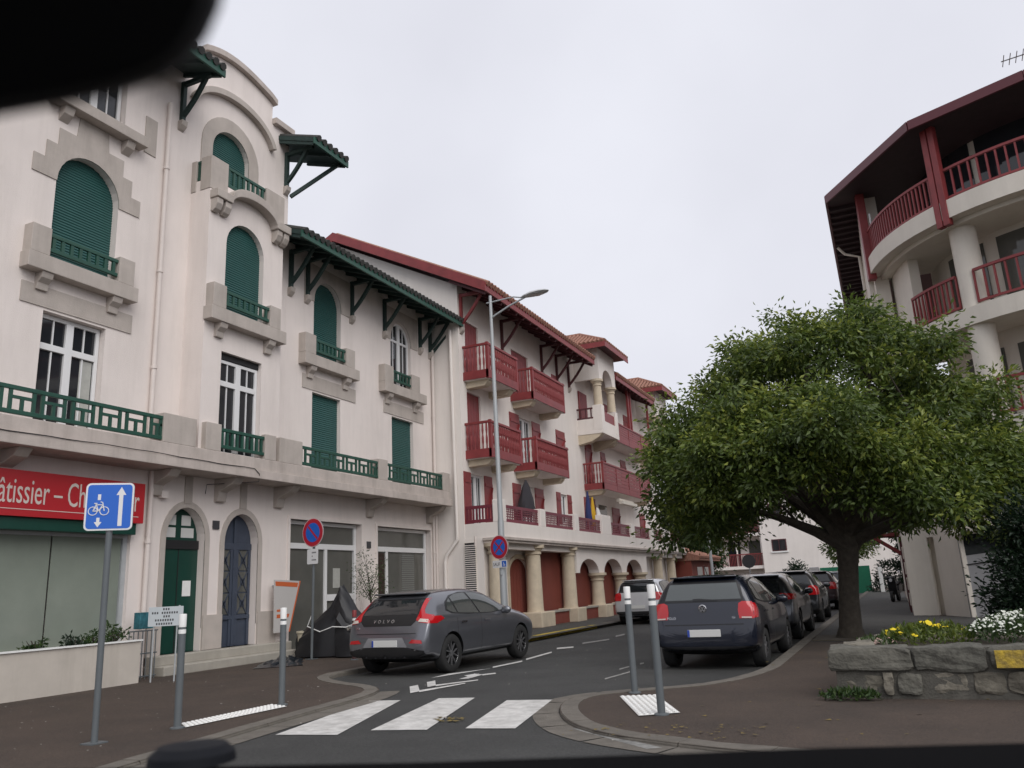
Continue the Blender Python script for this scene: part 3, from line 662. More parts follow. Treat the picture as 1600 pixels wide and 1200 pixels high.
# balconies: slab, stone beams, skirt boards, hand rails, turned balusters
def baluster_mesh():
    return MB().lathe([(.026, 0), (.026, .12), (.038, .2), (.038, .34), (.022, .44), (.038, .56), (.03, .72), (.026, .78)], (0, 0, 0), 8).mesh('baluster')
BAL = baluster_mesh(); BAL.materials.append(M_red)
def balcony(y0, y1, zb, zt, solid=False, parent=None, x1=RBX):
    s = MB().box(RW - .02, x1 - .04, y0 + .04, y1 - .04, zb - .02, zb + .12).build('balcony', M_wallR, RB)
    for y in (y0 + .35, y1 - .35):
        MB().prism([(RW - .01, zb - .021), (x1 - .12, zb - .021), (x1 - .14, zb - .1), (x1 - .26, zb - .22), (RW - .01, zb - .24)], 'y', y - .16, y + .16).build('stone_beam', M_col, s, bevel=.015)
    zs = zb + .28
    for q in ((x1 - .04, x1, y0, y1, zb, zs), (RW, x1 - .041, y0, y0 + .04, zb, zs), (RW, x1 - .041, y1 - .04, y1, zb, zs)): MB().box(*q).build('skirt_board', M_red, s)
    for q in ((x1 - .07, x1 + .02, y0 - .02, y1 + .02, zt - .08, zt), (RW, x1 - .071, y0 - .02, y0 + .05, zt - .08, zt), (RW, x1 - .071, y1 - .05, y1 + .02, zt - .08, zt)): MB().box(*q).build('hand_rail', M_red, s, bevel=.006)
    for y in (y0, y1 - .1): MB().box(x1 - .1, x1 + .004, y, y + .1, zb - .02, zt + .03).build('post', M_red, s, bevel=.006)
    h = zt - .08 - zs
    if solid:
        n = max(1, round((y1 - y0) / 1.9)); stp = (y1 - y0) / n
        for i in range(n):
            if i: MB().box(x1 - .08, x1 + .006, y0 + i * stp - .05, y0 + i * stp + .05, zb, zt).build('post', M_red, s)
            for k in range(5):
                MB().box(x1 - .035, x1 - .012, y0 + i * stp + .06, y0 + (i + 1) * stp - .06, zs + .012 + k * h / 5, zs + (k + 1) * h / 5 - .004).build('board', M_red, s)
    else:
        MB().box(x1 - .04, x1 - .015, y0 + .1, y1 - .1, zs + h * .68, zs + h * .68 + .03).build('mid_rail', M_red, s)
        n = int((y1 - y0 - .2) / .135)
        for i in range(n):
            o = bpy.data.objects.new('baluster', BAL); C.objects.link(o); o.location = (x1 - .03, y0 + .1 + (i + .5) * (y1 - y0 - .2) / n, zs); o.scale = (1, 1, h / .78); setpar(o, s)
    n = 6; dx = (x1 - .1 - RW) / n
    for yy in (y0 + .02, y1 - .02):
        for i in range(n):
            o = bpy.data.objects.new('baluster', BAL); C.objects.link(o); o.location = (RW + (i + .5) * dx, yy, zs); o.scale = (1, 1.0, h / .78); setpar(o, s)
    return s
for z0, z1 in ((8.17, 9.36), (5.53, 6.72)):
    balcony(23.2, 25.6, z0, z1); balcony(26.95, 30.2, z0, z1)
b = balcony(34.6, 42.5, 5.50, 6.72, True)
b = balcony(37.0, 43.6, 8.0, 8.95, True)
for y in (39.6, 40.0, 43.4): MB().box(RBX - .13, RBX - .02, y, y + .13, 8.0, 11.1).build('timber_post', M_red, RB, bevel=.008)
# doors, windows and board shutters
def red_door(y0, y1, z0, z1, x=None, n=5, parent=None):
    x = RW - .08 if x is None else x
    d = MB().box(x - .03, x, y0, y1, z0, z1).build('door', M_red, RB)
    for i in range(n): MB().box(x, x + .014, y0 + i * (y1 - y0) / n + .006, y0 + (i + 1) * (y1 - y0) / n - .006, z0 + .02, z1 - .02).build('plank', M_red, d)
    return d
red_door(23.42, 24.42, 8.35, 10.35); red_door(23.42, 24.42, 5.66, 7.85); red_door(27.2, 28.8, 8.35, 10.3, n=8)
casement(23.5, 24.42, 3.14, 5.1, RW - .15, RB); casement(27.62, 28.8, 5.68, 7.7, RW - .15, RB); casement(27.5, 28.75, 3.14, 5.1, RW - .15, RB); casement(31.52, 32.3, 3.92, 5.1, RW - .15, RB, bars=0)
def shutter_leaf(y0, y1, z0, z1, x=None, brace=True):
    x = RW if x is None else x
    s = MB().box(x, x + .03, y0, y1, z0, z1).build('shutter', M_red, RB)
    q = MB().box(x + .03, x + .055, y0 + .03, y1 - .03, z0 + .25, z0 + .35).build('batten', M_red, s)
    q = MB().box(x + .03, x + .055, y0 + .03, y1 - .03, z1 - .35, z1 - .25).build('batten', M_red, s)
    if brace: MB().bar((x + .045, y0 + .06, z0 + .37), (x + .045, y1 - .06, z1 - .37), .02, .09, (1, 0, 0)).build('brace', M_red, s)
for a in ((22.99, 23.47, 3.12, 5.12), (24.46, 25.05, 3.12, 5.12), (26.75, 27.6, 5.62, 7.75), (28.84, 29.65, 5.62, 7.72), (26.75, 27.48, 3.12, 5.1), (28.8, 29.65, 3.12, 5.1), (31.4, 32.42, 6.35, 7.8),
          (31.05, 31.5, 3.85, 5.14), (32.32, 32.78, 3.85, 5.12), (31.3, 32.0, 9.0, 10.2), (35.0, 35.9, 5.66, 7.75), (37.2, 37.9, 5.66, 7.6), (40.4, 41.3, 5.66, 7.6), (34.4, 35.9, 3.12, 5.2), (38.4, 39.6, 3.12, 5.0), (43.2, 44.2, 3.12, 5.0),
          (38.3, 39.3, 8.1, 10.2), (41.6, 42.5, 8.1, 10.2)):
    shutter_leaf(*a, brace=(a[1] - a[0] > .5))
MB().box(RW - .004, RW + .012, 36.4, 37.6, 3.12, 5.0).build('window', M_glasss, RB)
MB().box(RW - .004, RW + .012, 39.5, 40.3, 8.4, 9.9).build('window', M_glass, RB)
# rolled awning under the upper balcony
MB().tube([(RBX - .25, 37.2, 5.22), (RBX - .25, 39.6, 5.22)], .10, 10).box(RBX - .2, RBX + .02, 37.2, 39.6, 5.02, 5.16).build('rolled_awning', M_wallC, RB, kind='stuff')
# terrace over the arcade
MB().box(RW - .01, RT, YG + .0, 47.6, 2.96, 3.42).build('terrace_parapet', M_wallR, RB)
cn = MB().box(GW, RT + .10, YG - .08, 47.7, 2.86, 2.958).box(GW, RT + .05, YG - .04, 47.65, 2.78, 2.859)
cn.build('cornice', M_ledge, RB, bevel=.015)
for a, b, z in ((YG + .001, 23.35, 4.12), (26.15, 26.62, 4.02), (29.55, 30.0, 4.05), (32.85, 34.05, 4.22), (37.1, 37.65, 4.05), (40.5, 41.1, 4.0), (43.0, 44.45, 4.05), (46.85, 47.55, 3.9)):
    MB().box(RT - .3, RT - .003, a, b, 3.421, z).build('pier', M_wallR, RB, bevel=.015)
def lattice(y0, y1, x, n):
    f = MB().box(x - .05, x, y0, y1, 3.88, 3.98).box(x - .05, x, y0, y1, 3.44, 3.54).build('railing', M_dred2, RB)
    c = (y0 + y1) / 2; MB().box(x - .052, x + .004, c - .07, c + .07, 3.541, 3.879).build('post', M_dred2, f)
    k = MB()
    for i in range(n):
        y = y0 + (i + .5) * (y1 - y0) / n; k.box(x - .036, x - .02, y - .022, y + .022, 3.54, 3.88)
    for z in (3.61, 3.69, 3.77, 3.84): k.box(x - .0195, x - .006, y0, y1, z - .014, z + .014)
    k.build('lattice', M_dred2, f, kind='stuff')
M_dred2 = mat('claret_timber', (0.155, 0.020, 0.036), .5, var=.1, scale=5)
for a, b in ((23.35, 26.15), (26.62, 29.55), (30.0, 32.85), (34.05, 37.1), (37.65, 40.5), (41.1, 43.0), (44.45, 46.85)): lattice(a, b, RT - .1, int((b - a) / .13))
f = MB().box(RW, RT - .3, YG + .04, YG + .09, 3.88, 3.98).box(RW, RT - .3, YG + .04, YG + .09, 3.44, 3.54).build('railing', M_dred2, RB)
for i in range(9): MB().box(RW + .05 + i * .11, RW + .1 + i * .11, YG + .05, YG + .08, 3.54, 3.88).build('bar', M_dred2, f)
# arcade: columns, arches, low walls, garage door
def column(y, z0, z1, r, x, parent=None, ped=None, name='column'):
    h = z1 - z0
    o = MB().lathe([(r * 1.06, 0), (r, .1), (r * .9, h - .32), (r * 1.05, h - .30), (r * 1.05, h - .24), (r * .95, h - .22), (r * 1.2, h - .12), (r * 1.45, h - .10), (r * 1.45, h)], (x, y, z0), 22).build(name, M_col, parent or RB, smooth=True)
    if ped: MB().box(x - r * 1.7, x + r * 1.7, y - r * 1.7 * ped, y + r * 1.7 * ped, PZ - .02, z0).build('pedestal', M_col, o, bevel=.03)
    return o
CX = RT - .33
for y, z1, r, pd in ((23.2, 2.78, .27, 1), (26.05, 2.78, .28, 1.25), (29.4, 2.78, .27, 1), (42.5, 2.78, .25, 1), (45.3, 2.78, .25, 1)): column(y, .58, z1, r, CX, ped=pd)
for y in (32.65, 35.8, 39.0): column(y, .58, 1.84, .27, CX, ped=1)
ar = [archhole(30.05, 32.3, 0.58, 1.84, 2.38), archhole(33.0, 35.45, 0.58, 1.84, 2.42), archhole(36.15, 38.65, .58, 1.84, 2.42)]
outer = [(29.75, 2.779), (29.75, 1.84)] + [p for a in ar for p in [(a[0][0], 1.84)] + list(reversed(a[2:]))[1:-1] + [(a[1][0], 1.84)]] + [(39.6, 1.84), (39.6, 2.779)]
MB().prism(outer, 'x', CX - .22, CX + .22).build('arcade_wall', M_wallR, RB)
MB().box(CX - .2, CX + .2, 22.99, 29.76, 2.6, 2.779).build('arcade_beam', M_wallR, RB); MB().box(CX - .2, CX + .2, 39.6, 47.3, 2.6, 2.779).build('arcade_beam', M_wallR, RB)
MB().box(GW - .1, GW, 26.6, 39.6, PZ, 2.78).build('arcade_back_wall', M_redwall, RB)
for a, b in ((26.75, 28.9), (29.9, 32.15), (33.15, 35.3), (36.3, 38.5)):
    lw = MB().box(CX - .12, CX + .12, a, b, PZ, .50).build('low_wall', M_redwall, RB); MB().box(CX - .16, CX + .16, a - .01, b + .01, .501, .56).build('coping', M_conc, lw)
MB().box(GW - .3, GW - .0, 39.6, 47.4, PZ, 2.78).build('wall', M_wallR, RB)
gd = [(24.75, PZ + .02), (26.35, PZ + .02), (26.35, 1.9)] + arc(25.55, 1.9, .80, 0, PI, 12, .46)[1:-1] + [(24.75, 1.9)]
slabholes(rect(YG, 26.6, PZ - .05, 2.8), [gd], GW, .14).build('wall', M_wallR, RB)
gdr = MB().box(GW - .16, GW - .12, 24.75, 26.35, PZ, 2.4).build('garage_door', M_redwall, RB)
for i in range(6): MB().box(GW - .12, GW - .108, 24.77 + i * .262, 25.02 + i * .262, PZ + .03, 2.36).build('plank', M_redwall, gdr)
arch_ring(25.55, .80, PZ + .02, 1.9, 2.36, .14, GW, .03).build('arch_surround', M_col, RB)
MB().box(RW - 1.1, GW - .002, YG - .018, YG + .12, 0, 2.96).build('side_wall', M_wallR, RB)
v = MB().box(-12.17, -11.76, YG - .035, YG - .02, .85, 2.84).build('vent_grille', M_wallC, RB)
for i in range(30): MB().box(-12.16, -11.77, YG - .075, YG - .037, .88 + i * .064, .906 + i * .064).build('slat', M_wallR, v)
MB().box(-12.15, -11.78, YG - .0365, YG - .0355, .86, 2.83).build('vent_backing', M_black, v)
pipe([(RW - .28, YG - .10, 9.9), (RW - .22, YG - .10, 3.2), (RW - .22, YG - .10, 2.95), (RW - .62, YG - .10, 2.5), (RW - .68, YG - .10, 2.3), (RW - .68, YG - .10, .1)], RB, .055, M_wallR)
pipe([(GW - .1, 22.6, 3.0), (GW - .1, 22.6, 2.7)], RB, .04)
# corner turrets with tiled hipped roofs
def turret(y0):
    T0, T1 = y0, y0 + 2.45; X1 = -10.95
    t = MB().box(RW, X1 - .0, T0, T1, 7.95, 8.12).build('turret', M_wallR, RB)
    MB().box(RW - .3, X1 - .0, T0 + .0, T0 + .14, 10.46, 11.95).build('turret_wall', M_wallR, t)
    MB().box(RW - .3, X1 - .0, T1 - .14, T1, 10.46, 11.95).build('turret_wall', M_wallR, t)
    hole = [(T0 + .5, 10.46)] + arc((T0 + T1) / 2, 10.46, (T1 - T0) / 2 - .5, PI, 0, 14, .62) + [(T1 - .5, 10.46)]
    MB().prism([(T0 + .141, 10.461), (T0 + .141, 11.95), (T1 - .141, 11.95), (T1 - .141, 10.461)] + list(reversed(hole)), 'x', X1 - .35, X1 - .002).build('turret_arch', M_wallR, t)
    for y in (T0 + .24, T1 - .24): column(y, 9.26, 10.46, .20, X1 - .2, t)
    MB().box(X1 - .42, X1, T0, T0 + .42, 8.12, 9.26).build('pier', M_wallR, t, bevel=.01); MB().box(X1 - .42, X1, T1 - .42, T1, 8.12, 9.26).build('pier', M_wallR, t, bevel=.01)
    MB().box(X1 - .2, X1 - .02, T0 + .42, T1 - .42, 8.12, 8.55).build('parapet', M_wallR, t)
    MB().box(X1 - .16, X1 - .06, T0 + .42, T1 - .42, 8.56, 9.02).build('panel', M_red, t)
    MB().box(RW, X1 - .42, T0 + .02, T0 + .12, 8.12, 8.65).build('parapet', M_wallR, t)
    for z in (8.66, 9.1): MB().box(RW, X1 - .42, T0 + .03, T0 + .1, z, z + .07).build('hand_rail', M_dred, t)
    for i in range(3): MB().box(RW + .15 + i * .25, RW + .2 + i * .25, T0 + .04, T0 + .09, 8.73, 9.1).build('bar', M_dred, t)
    for y in (T0 + .2, T1 - .2): MB().prism([(RW - .01, 7.949), (X1 - .06, 7.949), (X1 - .2, 7.8), (X1 - .55, 7.62), (RW - .01, 7.5)], 'y', y - .18, y + .18).build('stone_beam', M_col, t, bevel=.015)
    e = .55; xa, xb = -16.0, X1 + e; ya, yb = T0 - e, T1 + e; zc = 13.0; ze = 11.98; ym = (ya + yb) / 2; xm = xb - (yb - ya) / 2
    r = MB().add([(xa, ya, ze), (xb, ya, ze), (xb, yb, ze), (xa, yb, ze), (xm, ym, zc), (xa, ym, zc)], [(0,1,4,5), (1,2,4), (2,3,5,4), (3,2,1,0)]).build('turret_roof', M_tile, t)
    MB().box(xa, xb, ya - .03, ya, ze - .22, ze + .03).build('fascia', M_red, r); MB().box(xb, xb + .03, ya - .03, yb, ze - .22, ze + .03).build('fascia', M_red, r)
    MB().box(xa, xb - .01, ya + .005, yb - .01, ze - .05, ze - .012).build('soffit', M_dred, r)
    q = MB(); n = 14
    for i in range(n):
        x = xb - .1 - i * .21; s = min(1, (xb - x) / (xb - xm)); q.tube([(x, ya - .04, ze + .03), (x, ya + (ym - ya) * s, ze + .04 + (zc - ze) * s)], .085, 6)
    for i in range(n):
        y = ya + (i + .5) * (yb - ya) / n; s = 1 - abs(y - ym) / (ym - ya); q.tube([(xb + .04, y, ze + .03), (xb - (xb - xm) * s, y, ze + .04 + (zc - ze) * s)], .085, 6)
    q.tube([(xb, ya, ze + .05), (xm, ym, zc + .05)], .1, 8).tube([(xm, ym, zc + .05), (xa, ym, zc + .05)], .1, 8)
    q.build('roof_tiles', M_tile, r, smooth=True, kind='stuff')
turret(34.2); turret(44.3)
red_door(34.5, 35.6, 8.12, 10.1, x=RW + .05); MB().box(RW - .3, RW + .002, 33.4, 37.2, 11.0, 11.95).build('wall', M_wallR, RB)
# things kept on the terrace
def folded_parasol(name, label, c, h, r, m):
    t = thing(name, label, 'parasol', (c[0], c[1], 3.42), group='things stored on the terrace')
    MB().lathe([(.02, 0), (.02, .5)], (c[0], c[1], 3.42), 8).build('pole', M_galv, t)
    mb = MB(); n = 14
    for i, (rr, z) in enumerate(((r * .8, .45), (r, .7), (r * .85, h * .6), (r * .45, h * .85), (.03, h))):
        for k in range(n):
            a = 2 * PI * k / n; q = rr * (1 + .18 * math.cos(a * 5 + i)); mb.v.append((c[0] + q * math.cos(a), c[1] + q * math.sin(a), 3.42 + z))
    for i in range(4):
        for k in range(n): mb.f.append((i*n + k, i*n + (k+1) % n, (i+1)*n + (k+1) % n, (i+1)*n + k))
    mb.build('canopy', m, t, smooth=True)
folded_parasol('folded_parasol', 'dark grey folded parasol behind the terrace railing', (RW + .45, 26.95), 1.75, .30, mat('charcoal_canvas', (.035, .033, .04), .9))
folded_parasol('folded_parasol', 'blue folded parasol standing on the terrace beside a yellow one', (RW + .5, 33.5), 1.9, .14, mat('blue_canvas', (.02, .03, .12), .8))
folded_parasol('folded_parasol', 'yellow folded parasol on the terrace beside a blue one', (RW + .5, 34.1), 1.7, .13, mat('yellow_canvas', (.6, .36, .02), .8))
bd_ = MB().prism([(33.75, 3.43), (34.15, 3.43), (34.1, 4.1), (33.75, 4.55), (33.5, 4.6), (33.55, 4.2)], 'x', RT - .45, RT - .40).build('board', M_wpaint, bevel=.01)
tag(bd_, 'white curved board leaning behind the thick terrace pier', 'board')
# low tiled annex at the far end
AX = thing('annex', 'low red rendered annex with a tiled roof at the end of the arcade', 'building', (-11, 50, PZ))
MB().box(-15, -10.6, 47.8, 53.5, 0, 2.5).build('wall', M_redwall, AX)
q = MB().prism([(-10.1, 2.45), (-10.1, 2.6), (-13, 3.5), (-15.5, 2.6), (-15.5, 2.45)], 'y', 47.75, 54).build('roof', M_tile, AX)
t = MB()
for i in range(26): t.tube([(-10.02, 47.87 + i * .24, 2.63), (-13, 47.87 + i * .24, 3.56)], .09, 6)
t.build('roof_tiles', M_tile, q, smooth=True, kind='stuff')
MB().box(-10.6, -10.58, 49.2, 50.6, .3, 2.1).build('door', M_glass, AX); MB().box(-10.6, -10.585, 51.2, 52.4, .9, 2.1).build('window', M_glass, AX)

# ---------------------------------------------------------------- curved apartment building on the right
QC = (6.1, 27.1)
QB = thing('apartment_building', 'cream curved corner apartment building with red balcony rails on the right', 'building', (6, 27, PZ))
def pol(r, a): return (QC[0] + r * math.cos(R(a)), QC[1] + r * math.sin(R(a)))
def sector(r0, r1, a0, a1, z0, z1, n=28):
    mb = MB(); v = []
    for i in range(n + 1):
        a = a0 + (a1 - a0) * i / n
        for r, z in ((r0, z0), (r1, z0), (r1, z1), (r0, z1)): v.append((*pol(r, a), z))
    f = []
    for i in range(n):
        for j in range(4): f.append((i*4 + j, i*4 + (j+1) % 4, i*4 + 4 + (j+1) % 4, i*4 + 4 + j))
    f += [(0, 1, 2, 3), (n*4+3, n*4+2, n*4+1, n*4)]
    return mb.add(v, f)
def wallseg(p, q, z0, z1, t=.3, mb=None):
    mb = mb or MB(); d = Vector((q[0] - p[0], q[1] - p[1], 0)).normalized(); n = Vector((-d.y, d.x, 0)) * t
    return mb.prism([p, q, (q[0] + n.x, q[1] + n.y), (p[0] + n.x, p[1] + n.y)], 'z', z0, z1)
# ground floor
gf = [(0.32, 44), (0.32, 26.62), (0.95, 26.5)]
wallseg(gf[0], gf[1], 0, 4.6).build('wall', M_wallC, QB); wallseg((0.32, 26.61), (0.95, 26.45), 0, 4.6).build('wall', M_wallC, QB)
wallseg((0.96, 26.9), (1.25, 26.6), 0, 4.6).build('niche_wall', M_wallC, QB)
wallseg((0.94, 26.44), (1.26, 26.3), 2.25, 4.6, .4).build('niche_head', M_wallC, QB)
wallseg((1.12, 26.35), (1.66, 24.86), 0, 4.6).build('wall', M_wallC, QB)
wallseg((1.66, 24.85), (4.4, 23.55), 2.35, 4.6).build('wall', M_wallC, QB); wallseg((3.9, 23.78), (9.5, 22.8), 0, 4.6).build('wall', M_wallC, QB)
MB().prism([(1.5, 24.75), (2.6, 24.15), (2.75, 24.42), (1.6, 25.0)], 'z', 2.22, 2.36).build('door_canopy', M_wallC, QB)
gd_ = wallseg((1.70, 24.93), (3.95, 23.86), PZ, 2.3, .05).build('garage_door', mat('grey_white_metal_door', (.40, .40, .41), .45, var=.05), QB)
def along(t, z, off=0.0):
    p = Vector((1.70, 24.93, 0)).lerp(Vector((3.95, 23.86, 0)), t); n = Vector((-1.07, -2.25, 0)).normalized(); p += n * off; return (p.x, p.y, z)
MB().tube([along(t, 1.38 + .16 * math.sin(PI * min(1, t * .5 + .1)) , .012) for t in np.linspace(0, 1, 14)], .014, 6).build('door_seam', M_black, gd_)
mb = MB(); n = 12
for i in range(n + 1):
    t = i / n; mb.v += [along(t, 1.62 + .15 * math.sin(PI * min(1, t * .5 + .1)), .006), along(t, 2.22, .006)]
for i in range(n): mb.f.append((2*i, 2*i+1, 2*i+3, 2*i+2))
mb.build('pane', M_glass, gd_, fix=False)
MB().tube([along(-.02, .1, .02), along(-.02, 2.3, .02)], .02, 6).build('door_frame', M_steel, gd_)
for z in (.35, .8, 1.25, 1.7):
    MB().box(.28, .318, 27.4, 27.9, z, z + .35).build('meter_cover', M_wallC, QB)
MB().box(.26, .319, 28.6, 28.75, .1, 2.4).box(.26, .319, 29.9, 30.05, .1, 2.4).box(.255, .3185, 28.6, 30.05, 2.25, 2.4).build('door_frame', M_dred, QB, kind='stuff')
MB().box(.30, .3195, 28.75, 29.9, .1, 2.25).build('door', M_black, QB)
cnp = MB().bar((.3, 30.4, 2.55), (-.55, 30.4, 2.55), .10).bar((.3, 30.4, 1.9), (-.5, 30.4, 2.5), .10).build('timber_bracket', M_red, QB)
MB().bar((.3, 31.9, 2.55), (-.55, 31.9, 2.55), .10).bar((.3, 31.9, 1.9), (-.5, 31.9, 2.5), .10).build('timber_bracket', M_red, QB)
MB().prism([(.3, 3.0), (-.7, 2.62), (-.7, 2.72), (.3, 3.12)], 'y', 30.2, 32.2).build('porch_roof', M_tile, QB)
# upper straight wing and core
slabholes([(27.0, 4.6), (44, 4.6), (44, 13.2), (27.0, 13.2)], [rect(29.5, 30.6, 5.5, 6.9), rect(33, 34.1, 5.5, 6.9), rect(29.5, 30.6, 8.3, 9.7), rect(33, 34.1, 8.3, 9.7)], 0, .2,
          MB()).build('tmp_wing', M_wallC, QB)
wing = bpy.data.objects['tmp_wing']; wing.name = 'wall'
for v in wing.data.vertices: v.co.x = 0.56 - v.co.x          # sheet faces -X
for y in (29.5, 33.0):
    for z in (5.5, 8.3):
        w_ = MB().box(.66, .70, y, y + 1.1, z, z + 1.4).build('window', M_glass, QB)
        MB().box(.53, .555, y - .55, y - .02, z, z + 1.4).build('shutter', M_red, w_); MB().box(.53, .555, y + 1.12, y + 1.65, z, z + 1.4).build('shutter', M_red, w_)
sector(3.3, 3.75, 178, 290, 4.6, 13.3).build('core_wall', M_wallC, QB)
sector(4.6, 4.9, 178, 204, 7.9, 10.3).build('curved_wall', M_wallC, QB)
sector(5.0, 5.4, 176.5, 186, 4.6, 13.0).build('curved_wall', M_wallC, QB)
sector(3.5, 5.15, 178, 290, 4.5, 4.95).build('balcony_slab', M_wallC, QB); sector(3.5, 5.15, 178, 290, 7.45, 7.92).build('balcony_slab', M_wallC, QB)
sector(3.5, 5.55, 180, 290, 10.30, 10.80).build('balcony_slab', M_wallC, QB); sector(3.6, 5.2, 186, 290, 10.18, 10.30).build('balcony_slab', M_wallC, QB)
for a in (228.5, 258, 282):
    for z0, z1 in ((4.95, 7.45), (7.92, 10.18)): MB().lathe([(.33, 0), (.33, z1 - z0)], (*pol(4.75, a), z0), 24).build('column', M_wallC, QB, smooth=True)
for a0, a1 in ((187, 228), (231, 256), (259, 290)):
    gl = sector(3.76, 3.79, a0, a1, 10.82, 13.0, 8).build('window', M_glass, QB)
for a0, a1, z in ((206, 226, 8.1), (232, 254, 8.1), (206, 226, 5.1), (232, 254, 5.1)):
    gl = sector(3.76, 3.79, a0, a1, z, z + 1.9, 6).build('window', M_glasss, QB)
def crail(r, a0, a1, z0, z1, step):
    g = sector(r - .04, r + .04, a0, a1, z1 - .07, z1, 14).build('railing', M_red, QB)
    sector(r - .03, r + .03, a0, a1, z0, z0 + .06, 14).build('bottom_rail', M_red, g)
    n = int((a1 - a0) * PI / 180 * r / step)
    for i in range(n + 1):
        a = a0 + (a1 - a0) * i / n; p = pol(r, a)
        MB().bar((*p, z0), (*p, z1 - .03), .045, .045, (math.cos(R(a)), math.sin(R(a)), 0)).build('bar', M_red, g)
crail(5.42, 190, 227.5, 10.86, 11.72, .14); crail(5.42, 231, 286, 10.86, 11.72, .22)
crail(5.02, 205.5, 225.5, 8.0, 8.92, .15); crail(5.02, 231.5, 256, 8.0, 8.92, .24); crail(5.02, 259, 286, 8.0, 8.92, .24); crail(5.02, 205.5, 225.5, 5.05, 5.95, .15); crail(5.02, 231.5, 256, 5.05, 5.95, .24)
for a, ww in ((189, .24), (228.3, .17), (230.4, .17), (258, .17)):
    p = pol(5.5, a); MB().bar((*p, 10.12), (*p, 13.0), ww, ww, (math.cos(R(a)), math.sin(R(a)), 0)).build('timber_post', M_red, QB, bevel=.01)
p = pol(5.35, 192); MB().bar((*p, 10.8), (*p, 12.2), .05, .05).build('white_post', M_white, QB)
ev = [(-.33, 44), (-.28, 26.2), (2.07, 22.6), (4.64, 21.45), (9.5, 20.6), (16, 21), (16, 44)]
rf_ = MB().prism(ev, 'z', 13.02, 13.14).build('roof', M_dred, QB)
apx = (8, 33, 17.2); mb = MB(); mb.add([(x, y, 13.14) for x, y in ev] + [apx], [(i, (i + 1) % 7, 7) for i in range(7)]); mb.build('roof_slope', M_tile, rf_)
M_dsoff = mat('dark_stained_soffit', (0.040, 0.022, 0.026), .7, var=.2, scale=4)
for a, b in zip(ev[:5], ev[1:6]):
    d = (Vector(b) - Vector(a)).normalized(); n = Vector((d.y, -d.x)); n = n if n.dot(Vector(a) - Vector((8, 33))) > 0 else -n
    MB().bar((a[0] + n.x * .03, a[1] + n.y * .03, 13.07), (b[0] + n.x * .03, b[1] + n.y * .03, 13.07), .07, .26).build('fascia', mat('dark_red_gutter', (.11, .02, .028), .45), rf_)
mb = MB()
for i in range(32): mb.bar((-.25, 26.8 + i * .52, 12.95), (.56, 26.8 + i * .52, 12.95), .08, .14)
mb.build('rafters', M_dsoff, rf_, kind='stuff')
MB().prism([(-.27, 44), (-.22, 26.25), (2.09, 22.68), (4.64, 21.52), (9.5, 20.7), (9.5, 26), (.55, 29), (.55, 44)], 'z', 12.99, 13.015).build('soffit', M_dsoff, rf_)
pipe([(-.2, 30.2, 12.9), (.0, 30.2, 12.6), (.46, 30.2, 12.4), (.48, 30.2, 4.7)], QB, .05, M_wallC)
an = thing('television_antenna', 'thin metal television aerial on the curved building roof', 'antenna', (5.6, 24.2, 13.9))
MB().tube([(5.6, 24.2, 13.9), (5.6, 24.2, 15.5)], .025, 6).build('mast', M_steel, an)
MB().tube([(4.75, 24.0, 15.05), (6.3, 24.4, 15.4)], .018, 6).build('boom', M_steel, an)
mb = MB()
for i in range(9): c = Vector((4.8 + i * .17, 24.01 + i * .044, 15.06 + i * .038)); mb.bar(c + Vector((0, -.22, .05)), c + Vector((0, .22, -.05)), .018)
mb.build('elements', M_steel, an, kind='stuff')

# ---------------------------------------------------------------- far white block at the end of the street
FB = thing('apartment_building', 'plain white block with small windows at the far end of the street', 'building', (-6, 72, 0))
MB().box(-9.6, 2.5, 70, 84, 0, 12.5).build('wall', M_wallR, FB); MB().box(-16, -9.6, 71.6, 84, 0, 12.5).build('wall', M_wallR, FB)
for x, z in ((-8.8, 3.3), (-8.8, 6.2), (-8.8, 9.1), (-8.7, .75), (-4.4, 6.2), (-4.4, 3.3), (-1.9, 3.3), (-1.9, 6.2), (-1.9, 9.1), (-4.4, 9.1)):
    w_ = MB().box(x, x + 1.15, 69.96, 69.99, z, z + .95).build('window', M_dred, FB)
    for k in range(2): MB().box(x + .08 + k * .53, x + .54 + k * .53, 69.94, 69.955, z + .07, z + .88).build('pane', M_glass, w_)
    MB().box(x - .1, x + 1.25, 69.9, 69.995, z - .12, z - .01).build('sill', M_wpaint, w_)
for z in (2.25, 4.9, 7.6, 10.2):
    s_ = MB().box(-15.5, -9.62, 70.2, 71.6, z - .25, z).build('balcony', M_wallR, FB)
    MB().box(-15.5, -9.62, 70.22, 70.26, z + .92, z + .99).build('hand_rail', M_red, s_)
    k = MB()
    for i in range(48): k.box(-15.45 + i * .122, -15.41 + i * .122, 70.22, 70.25, z, z + .92)
    k.build('bars', M_red, s_, kind='stuff')
    for x in (-14.8, -12.6, -10.9): MB().box(x, x + 1.0, 71.55, 71.595, z, z + 2.05).build('balcony_door', M_glasss if x > -12 else M_glass, s_)
    for x in (-11.75, -9.75): MB().box(x, x + .12, 70.3, 70.42, z, z + 2.4).build('post', M_wallR, s_)
fh = MB().box(-4.6, -1.5, 60.0, 60.12, 0, 1.75).build('fence', mat('green_mesh_fence', (.012, .16, .085), .6, var=.15, scale=2)); tag(fh, 'bright green screen fence at the end of the street', 'fence')
gw = thing('garden_wall', 'pale low wall with a gate pier before the far white block', 'wall', (-8, 62, 0)); MB().box(-15, -4.6, 62, 62.25, 0, 1.35).build('panel', M_wallC, gw); MB().box(-5.0, -4.6, 61.9, 62.35, 0, 1.75).build('pier', M_wpaint, gw)
